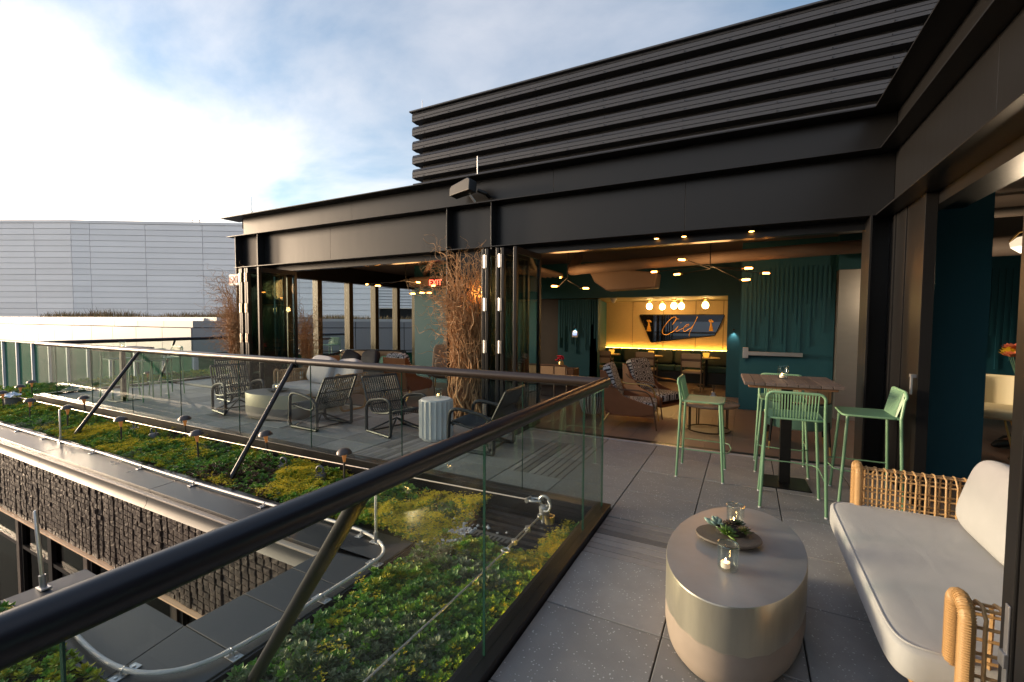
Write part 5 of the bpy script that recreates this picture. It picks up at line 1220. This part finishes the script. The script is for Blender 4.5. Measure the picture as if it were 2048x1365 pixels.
# mint tub chair with cane band behind the bar table
tu = thing('tub_chair', 'sage green tub chair with cane back band behind the plank table', 'tub chair', (.62, 6.90, 0))
SAGE = mat('sage velvet', (.055, .135, .095), .8, sheen=.3)
def arcwall(mb, r0, r1, z0, z1, a0, a1, n=20, sy=1.0):
    v = []
    for i in range(n+1):
        a = a0+(a1-a0)*i/n
        for r_, z in ((r0, z0), (r1, z0), (r1, z1), (r0, z1)): v.append((r_*math.cos(a), r_*sy*math.sin(a), z))
    f = [(i*4+j, i*4+(j+1) % 4, i*4+4+(j+1) % 4, i*4+4+j) for i in range(n) for j in range(4)]+[(0, 1, 2, 3), (n*4+3, n*4+2, n*4+1, n*4)]
    return mb.add(v, f)
arcwall(MB(), .30, .37, .30, .66, R(170), R(370), sy=.92)
mb = MB(); arcwall(mb, .30, .37, .28, .60, R(-190), R(10), sy=.95); mb.build('shell', SAGE, tu, smooth=40, bevel=.015)
mb = MB(); arcwall(mb, .335, .355, .62, .80, R(-180), R(0), sy=.95); mb.build('cane_band', mat('woven cane', (.36, .23, .13), .7, var=.3, vscale=90), tu, smooth=40)
for z in (.61, .81): MB().tube([(.348*math.cos(a), .348*.95*math.sin(a), z) for a in [R(-185+i*190/18) for i in range(19)]], .013, 8).build('back_rail', BLACKF, tu)
for k in range(7): a = R(-180+k*30); MB().tube([(.348*math.cos(a), .33*math.sin(a), .6), (.348*math.cos(a), .33*math.sin(a), .81)], .008, 6).build('spindle', BLACKF, tu)
mb = MB(); rrect_solid(mb, -.31, -.28, .30, .31, .36, .46, (.4, .4)); mb.build('seat_cushion', SAGE, tu, smooth=60)
for sx_, sy_ in ((-1, -1), (1, -1), (-1, 1), (1, 1)):
    MB().tube([(sx_*.30, sy_*.25, .40), (sx_*.32, sy_*.28, .10)], [.017, .013], 8).build('leg', BLACKF, tu); MB().tube([(sx_*.32, sy_*.28, .10), (sx_*.327, sy_*.288, .0)], [.013, .010], 8).build('brass_foot', BRASS, tu)
# banquette
bq = thing('banquette', 'dark green channel backed banquette along the nook wall', 'banquette')
VELV = mat('dark green leather', (.010, .045, .032), .42, sheen=.1)
for k in range(14):
    x0 = -3.70+k*.241; MB().box(x0+.003, 13.08, .44, x0+.238, 13.262, .85).build('back_channel', VELV, bq, smooth=0, bevel=.03)
for k in range(5):
    x0 = -3.70+k*.6745; MB().box(x0+.004, 12.62, .30, x0+.671, 13.075, .45).build('seat_pad', VELV, bq, smooth=0, bevel=.03)
MB().box(-3.70, 12.66, 0, -.33, 13.07, .298).build('plinth', mat('black leather plinth', (.01, .014, .013), .4), bq, smooth=0, bevel=.01)
OLIVE = mat('olive grey fabric', (.055, .058, .042), .85)
for i, (px, lb) in enumerate(((1262, 'dark olive cushion on the banquette behind the first nook table'), (1330, 'dark olive cushion on the banquette, middle left one'), (1365, 'dark olive cushion on the banquette, middle right one'), (1425, 'dark olive cushion on the banquette behind the last nook chair'), (1449, 'dark olive cushion on the banquette against the pilaster'))):
    p = onY(px, 730, 12.95); pillow(lb, (p.x, 12.98, .64), (R(-14), 0, R((-1)**i*6)), .42, .38, .14, OLIVE)
# nook tables, cups and chairs
def nooktable(label, x, y):
    o = thing('nook_table', label, 'small table', (x, y, 0), group='small tables in the nook')
    MB().lathe([(0, .70), (.30, .70), (.31, .71), (.31, .73), (0, .735)], n=32).build('top', mat('pale oak top', (.30, .22, .12), .4, var=.1), o); MB().tube([(0, 0, .02), (0, 0, .70)], .03, 10).build('post', BLACKF, o); MB().lathe([(0, 0), (.2, 0), (.2, .015), (0, .02)], n=24).build('base', BLACKF, o)
def goldcup(label, x, y):
    o = thing('gold_votive', label, 'votive', (x, y, .7355), group='amber votive cups in the nook')
    MB().lathe([(0, 0), (.05, 0), (.075, .06), (.078, .11), (.07, .11), (.065, .06), (.045, .015), (0, .015)], n=20).build('cup', mat('amber glass', (.6, .3, .05), .25, .3, emit=(1, .45, .05), estr=.35), o)
CHW = mat('brown oak', (.12, .075, .045), .5, var=.1, vscale=10)
BEIGE = mat('beige upholstery', (.40, .30, .19), .8)
def nookchair(label, x, y, rz):                         # back towards us: front +Y
    o = thing('nook_chair', label, 'dining chair', (x, y, 0), rz, group='beige dining chairs in the nook')
    for s in (-1, 1):
        MB().tube([(s*.21, .22, 0), (s*.22, .20, .45), (s*.22, .24, .86)], .016, 8).build('leg', CHW, o); MB().tube([(s*.22, -.22, 0), (s*.22, -.20, .64)], .015, 8).build('leg', CHW, o)
        MB().tube([(s*.22, .22, .66), (s*.24, 0, .645), (s*.22, -.22, .65)], .014, 8).build('armrest', CHW, o)
    MB().box(-.21, -.21, .41, .21, .20, .47).build('seat', BEIGE, o, smooth=0, bevel=.02); MB().box(-.21, .205, .56, .21, .25, .70).build('backrest', BEIGE, o, smooth=0, bevel=.015)
    MB().box(-.215, .21, .755, .215, .26, .88).build('backrest', BEIGE, o, smooth=0, bevel=.02); MB().box(-.22, .20, .70, .22, .24, .755).build('back_rail', CHW, o, smooth=0)
    return o
for i, (px, nm) in enumerate(((1212, 'nearest the mural'), (1296, 'in the middle'), (1408, 'nearest the pilaster'))):
    p = onY(px+5, 720, 12.2); nooktable('small round oak nook table '+nm, p.x, 12.25); goldcup('amber votive cup on the nook table '+nm, onY((1223, 1302, 1412)[i], 720, 12.2).x, 12.2)
    q = onY((1205, 1292, 1385)[i], 740, 11.4); nookchair('beige oak nook chair '+nm, q.x, 11.45, math.pi+R((6, 0, -4)[i]))
# striped planter, cane bench with flowers
spn = thing('striped_planter', 'black and white ribbed planter bowl inside the threshold', 'planter', (-2.32, 7.42, 0))
SPM = mat('white planter rib', (.55, .55, .55), .5); MB().lathe([(0, .06), (.14, .06), (.19, .2), (.20, .36), (.185, .48), (.17, .48), (.18, .36), (0, .3)], n=36).build('bowl', mat('black planter', (.015, .015, .015), .5), spn)
for k in range(24):
    a = k*2*math.pi/24; MB().tube(smooth_path([(.142*math.cos(a), .142*math.sin(a), .07), (.192*math.cos(a), .192*math.sin(a), .2), (.202*math.cos(a), .202*math.sin(a), .36), (.187*math.cos(a), .187*math.sin(a), .475)], 3), .010, 6).build('rib', SPM, spn)
for k in range(3): a = k*2.1; MB().tube([(.10*math.cos(a), .10*math.sin(a), .07), (.16*math.cos(a), .16*math.sin(a), 0)], .012, 8).build('leg', WALNUT, spn)
CANE = mat('woven cane', (.36, .23, .13), .7)
cbn = thing('cane_settee', 'low cane backed settee in front of the dark mural', 'settee', (-3.65, 8.5, 0))
MB().box(-.6, -.02, .45, .18, .02, .70).build('cane_panel', CANE, cbn, smooth=0); MB().box(.215, -.02, .45, .44, .02, .70).build('cane_panel', CANE, cbn, smooth=0)
MB().tube(smooth_path([(-.62, 0, .715), (.2, 0, .725), (.42, 0, .72), (.465, 0, .66), (.47, 0, .4), (.47, 0, 0)], 4), .02, 8).build('rail', WALNUT, cbn); MB().tube([(.20, 0, .05), (.20, 0, .72)], .018, 8).build('post', WALNUT, cbn); MB().tube([(-.62, 0, .44), (.47, 0, .44)], .018, 8).build('rail', WALNUT, cbn)
MB().box(-.6, .03, .3, .45, .6, .44).build('seat', mat('dark seat', (.04, .03, .025), .8), cbn, smooth=0, bevel=.02); MB().tube([(-.6, .3, 0), (-.6, .3, .3)], .02, 8).build('leg', WALNUT, cbn)
def bouquet(label, loc, cols, s=.05, n=9, h=.25):
    o = thing('bouquet', label, 'bouquet', loc)
    MB().lathe([(0, 0), (.05, 0), (.06, .06), (.045, .14), (.04, .14), (0, .1)], n=16).build('vase', BRASS, o); rn_ = random.Random(len(label))
    for k in range(n):
        p = Vector((rn_.uniform(-.12, .12), rn_.uniform(-.08, .08), h+rn_.uniform(-.05, .08)))
        MB().tube([(0, 0, .12), p], .004, 5).build('stem', MATS['mint green seat'], o)
        mb = MB()
        for q in range(9):
            a = q*2.4; d = Vector((math.cos(a)*.7, math.sin(a)*.7, .2+.09*q)).normalized(); sv = d.cross(Vector((0, 0, 1))).normalized()
            mb.add([p, p+d*s*.6+sv*s*.4, p+d*s, p+d*s*.6-sv*s*.4], [(0, 1, 2, 3)])
        c = cols[k % len(cols)]; mb.build('bloom', mat('bloom %.2f %.2f' % (c[0], c[1]), c, .6), o, smooth=0)
tag(MB().box(-3.95, 8.95, 0, -3.2, 9.3, .62).build('console', WALNUT, smooth=0, bevel=.01), 'dark walnut console behind the cane settee', 'console')
bouquet('pink and red flowers behind the cane settee', (-3.52, 9.05, .62), [(.55, .02, .06), (.6, .05, .12), (.5, .03, .02)], .07, 8, .16)
# window wall room: cane sofa, cushions, grey chair
cs = thing('cane_sofa', 'curved cane backed sofa with dark cushions in the window wall room', 'sofa', (-8.05, 7.75, 0))
MB().prism([(-1.0, .45), (-1.0, .80), (-.8, .86), (.9, .90), (1.05, .84), (1.1, .45)], .28, .31, 'y').build('cane_back', CANE, cs, smooth=0)
MB().tube(smooth_path([(-1.05, -.35, .72), (-1.05, .25, .80), (-.8, .295, .87), (.9, .295, .91), (1.08, .25, .84), (1.12, -.2, .72)], 5), .022, 8).build('top_rail', BLACKF, cs)
MB().box(-1.05, -.35, .45, -1.03, .28, .74).build('cane_side', CANE, cs, smooth=0); MB().box(-1.0, -.4, .22, 1.08, .27, .44).build('seat', mat('dark navy velvet', (.012, .014, .025), .8), cs, smooth=0, bevel=.03)
for x in (-1.0, 1.05):
    for y in (-.35, .25): MB().tube([(x, y, 0), (x, y, .45)], .02, 8).build('leg', BLACKF, cs)
pillow('black cushion at the left end of the cane sofa', (-8.35, 7.72, .68), (R(-15), R(20), 0), .5, .42, .16, MATS['dark navy velvet'])
pillow('black cushion in the middle of the cane sofa', (-7.75, 7.74, .70), (R(-15), R(-6), 0), .5, .46, .16, MATS['dark navy velvet'])
pillow('small green cushion at the right end of the cane sofa', (-7.28, 7.75, .64), (R(-15), 0, 0), .36, .34, .14, mat('green velvet', (.03, .12, .08), .8))
gc = thing('grey_armchair', 'grey upholstered wing chair behind the leather armchair', 'armchair', (-6.45, 8.75, 0), R(20))
GREYF = mat('taupe boucle', (.17, .15, .13), .9)
mb = MB(); rrect_solid(mb, -.3, -.10, -.42, .3, .10, .42, (.35, .3)); mb.build('back', GREYF, gc, smooth=60, loc=(0, .25, .62), rot=(R(-12), 0, 0)); mb = MB(); rrect_solid(mb, -.3, -.32, .3, .3, .28, .48, (.4, .3)); mb.build('seat', GREYF, gc, smooth=60)
mb = MB(); rrect_solid(mb, -.2, -.08, -.15, .2, .08, .15, (.6, .4)); mb.build('lumbar_cushion', GREYF, gc, smooth=60, loc=(0, .12, .58), rot=(R(-15), 0, 0))
for sx_ in (-.25, .25):
    for sy_ in (-.25, .25): MB().tube([(sx_, sy_, 0), (sx_*.9, sy_*.9, .32)], .015, 8).build('leg', BRASS, gc)
# right hand room: cream chair, pendant, flowers, seated person
cc = thing('cream_chair', 'cream leather shell chair on thin brass legs in the right hand room', 'dining chair', (2.47, 6.9, 0), R(150))
CRM = mat('cream leather', (.52, .46, .30), .5)
mb = MB(); arcwall(mb, .26, .31, .66, 1.04, R(-185), R(5), sy=.9); mb.build('shell', CRM, cc, smooth=40, bevel=.02); mb = MB(); rrect_solid(mb, -.27, -.27, .58, .27, .25, .72, (.5, .5)); mb.build('seat', CRM, cc, smooth=60)
MB().tube([(.315*math.cos(a), .29*math.sin(a), .74+.05*math.sin(a*2)) for a in [R(-190+i*10) for i in range(21)]], .008, 6).build('band', BRASS, cc)
for sx_, sy_ in ((-1, -1), (1, -1), (-1, 1), (1, 1)): MB().tube([(sx_*.10, sy_*.10, .60), (sx_*.26, sy_*.26, 0)], .010, 8).build('leg', BRASS, cc)
pd = thing('pendant_light', 'white opal dome pendant high in the right hand room', 'pendant light', (2.60, 6.6, 2.44))
MB().lathe([(0, -.10), (.10, -.08), (.17, -.02), (.18, .03), (.13, .08), (.05, .10), (0, .10)], n=24).build('shade', mat('opal glass', (.62, .66, .68), .3, emit=(1, .8, .55), estr=.3), pd); ld = bpy.data.lights.new('pendant_fill', 'POINT'); ld.energy = 10; ld.color = (1, .76, .5); ld.shadow_soft_size = .15; lo = bpy.data.objects.new('pendant_fill', ld); COL.objects.link(lo); lo.parent = pd; lo.location = (0, 0, -.3); MB().tube([(0, 0, .1), (0, 0, .6)], .012, 8).build('stem', BRASS, pd)  # shade glow and lamp below it are added to brighten chair and ceiling
MB().tube([(-.19, 0, .04), (-.12, 0, .13), (0, 0, .16), (.12, 0, .13), (.19, 0, .04)], .009, 6).build('yoke', BRASS, pd)
tt = thing('side_table', 'small dark table with flowers in the right hand room', 'small table', (3.0, 7.45, 0)); MB().lathe([(0, .73), (.25, .73), (.25, .75), (0, .75)], n=24).build('top', WALNUT, tt); MB().tube([(0, 0, 0), (0, 0, .73)], .02, 8).build('post', BLACKF, tt); MB().lathe([(0, 0), (.18, 0), (.18, .015), (0, .02)], n=20).build('base', BLACKF, tt)
bouquet('coral and yellow flowers at the door edge in the right hand room', (2.87, 7.42, .75), [(.65, .2, .1), (.7, .5, .03), (.6, .16, .1)], .10, 9, .52)
ch = thing('backless_stool', 'dark stool under the seated person in the right hand room', 'stool', (3.72, 8.35, 0)); MB().lathe([(0, .40), (.19, .40), (.20, .44), (0, .46)], n=24).build('seat', MATS['dark seat'], ch)
for k in range(4): a = k*math.pi/2+.7; MB().tube([(.12*math.cos(a), .12*math.sin(a), .4), (.19*math.cos(a), .19*math.sin(a), 0)], .014, 8).build('leg', BLACKF, ch)
def person():
    J = {'pel': (3.72, 8.35, .56, .13), 'abd': (3.73, 8.36, .76, .125), 'che': (3.74, 8.37, .96, .15), 'nec': (3.73, 8.36, 1.13, .055), 'hea': (3.70, 8.35, 1.25, .095), 'top': (3.70, 8.35, 1.33, .07),
         'hl': (3.66, 8.26, .54, .09), 'kl': (3.27, 8.12, .55, .062), 'al': (3.12, 8.18, .12, .038), 'fl': (2.96, 8.13, .05, .034),
         'hr': (3.66, 8.45, .54, .09), 'kr': (3.26, 8.55, .54, .062), 'ar': (3.34, 8.55, .10, .038), 'fr': (3.17, 8.52, .045, .034),
         'sl': (3.72, 8.17, 1.06, .06), 'el': (3.62, 8.10, .80, .045), 'wl': (3.38, 8.16, .68, .033), 'ml': (3.30, 8.17, .66, .03), 'sr': (3.74, 8.56, 1.06, .06), 'er': (3.62, 8.62, .80, .045), 'wr': (3.40, 8.52, .68, .033), 'mr': (3.32, 8.50, .66, .03)}
    E = [('pel', 'abd'), ('abd', 'che'), ('che', 'nec'), ('nec', 'hea'), ('hea', 'top'), ('pel', 'hl'), ('hl', 'kl'), ('kl', 'al'), ('al', 'fl'), ('pel', 'hr'), ('hr', 'kr'), ('kr', 'ar'), ('ar', 'fr'), ('che', 'sl'), ('sl', 'el'), ('el', 'wl'), ('wl', 'ml'), ('che', 'sr'), ('sr', 'er'), ('er', 'wr'), ('wr', 'mr')]
    ks = list(J); me = bpy.data.meshes.new('person'); me.from_pydata([J[k][:3] for k in ks], [(ks.index(a), ks.index(b)) for a, b in E], [])
    o = link('person', me); me.skin_vertices or None
    sk_ = o.modifiers.new('skin', 'SKIN')
    bm = bmesh.new(); bm.from_mesh(me); lay = bm.verts.layers.skin.verify()
    for v, k in zip(bm.verts, ks): v[lay].radius = (J[k][3],)*2; v[lay].use_root = (k == 'pel')
    bm.to_mesh(me); bm.free(); sb_ = o.modifiers.new('sub', 'SUBSURF'); sb_.levels = 1; sb_.render_levels = 2
    me.materials.append(mat('brown skin', (.20, .095, .055), .5)); tag(o, 'seated person in the right hand room, bare shin and black shoe showing', 'person')
    for f, a in (('fl', 'al'), ('fr', 'ar')):
        P, Q = Vector(J[f][:3]), Vector(J[a][:3]); MB().tube([P+(P-Q)*.35, P, Q+Vector((.02, 0, -.04)), Q+Vector((0, 0, .06))], [.02, .05, .058, .048], 12).build('shoe', mat('black shoe leather', (.01, .01, .01), .4), o)
    t_ = MB(); t_.tube([(3.72, 8.35, .50), (3.73, 8.36, .76), (3.74, 8.37, .98), (3.73, 8.36, 1.12)], [.17, .16, .18, .08], 16); t_.build('shirt', mat('dark shirt', (.02, .02, .025), .8), o)
    for h_, k in (('hl', 'kl'), ('hr', 'kr')): MB().tube([Vector(J[h_][:3]), Vector(J[h_][:3]).lerp(Vector(J[k][:3]), .85)], [.105, .08], 14).build('shorts', MATS['dark shirt'], o)
    return o
person()
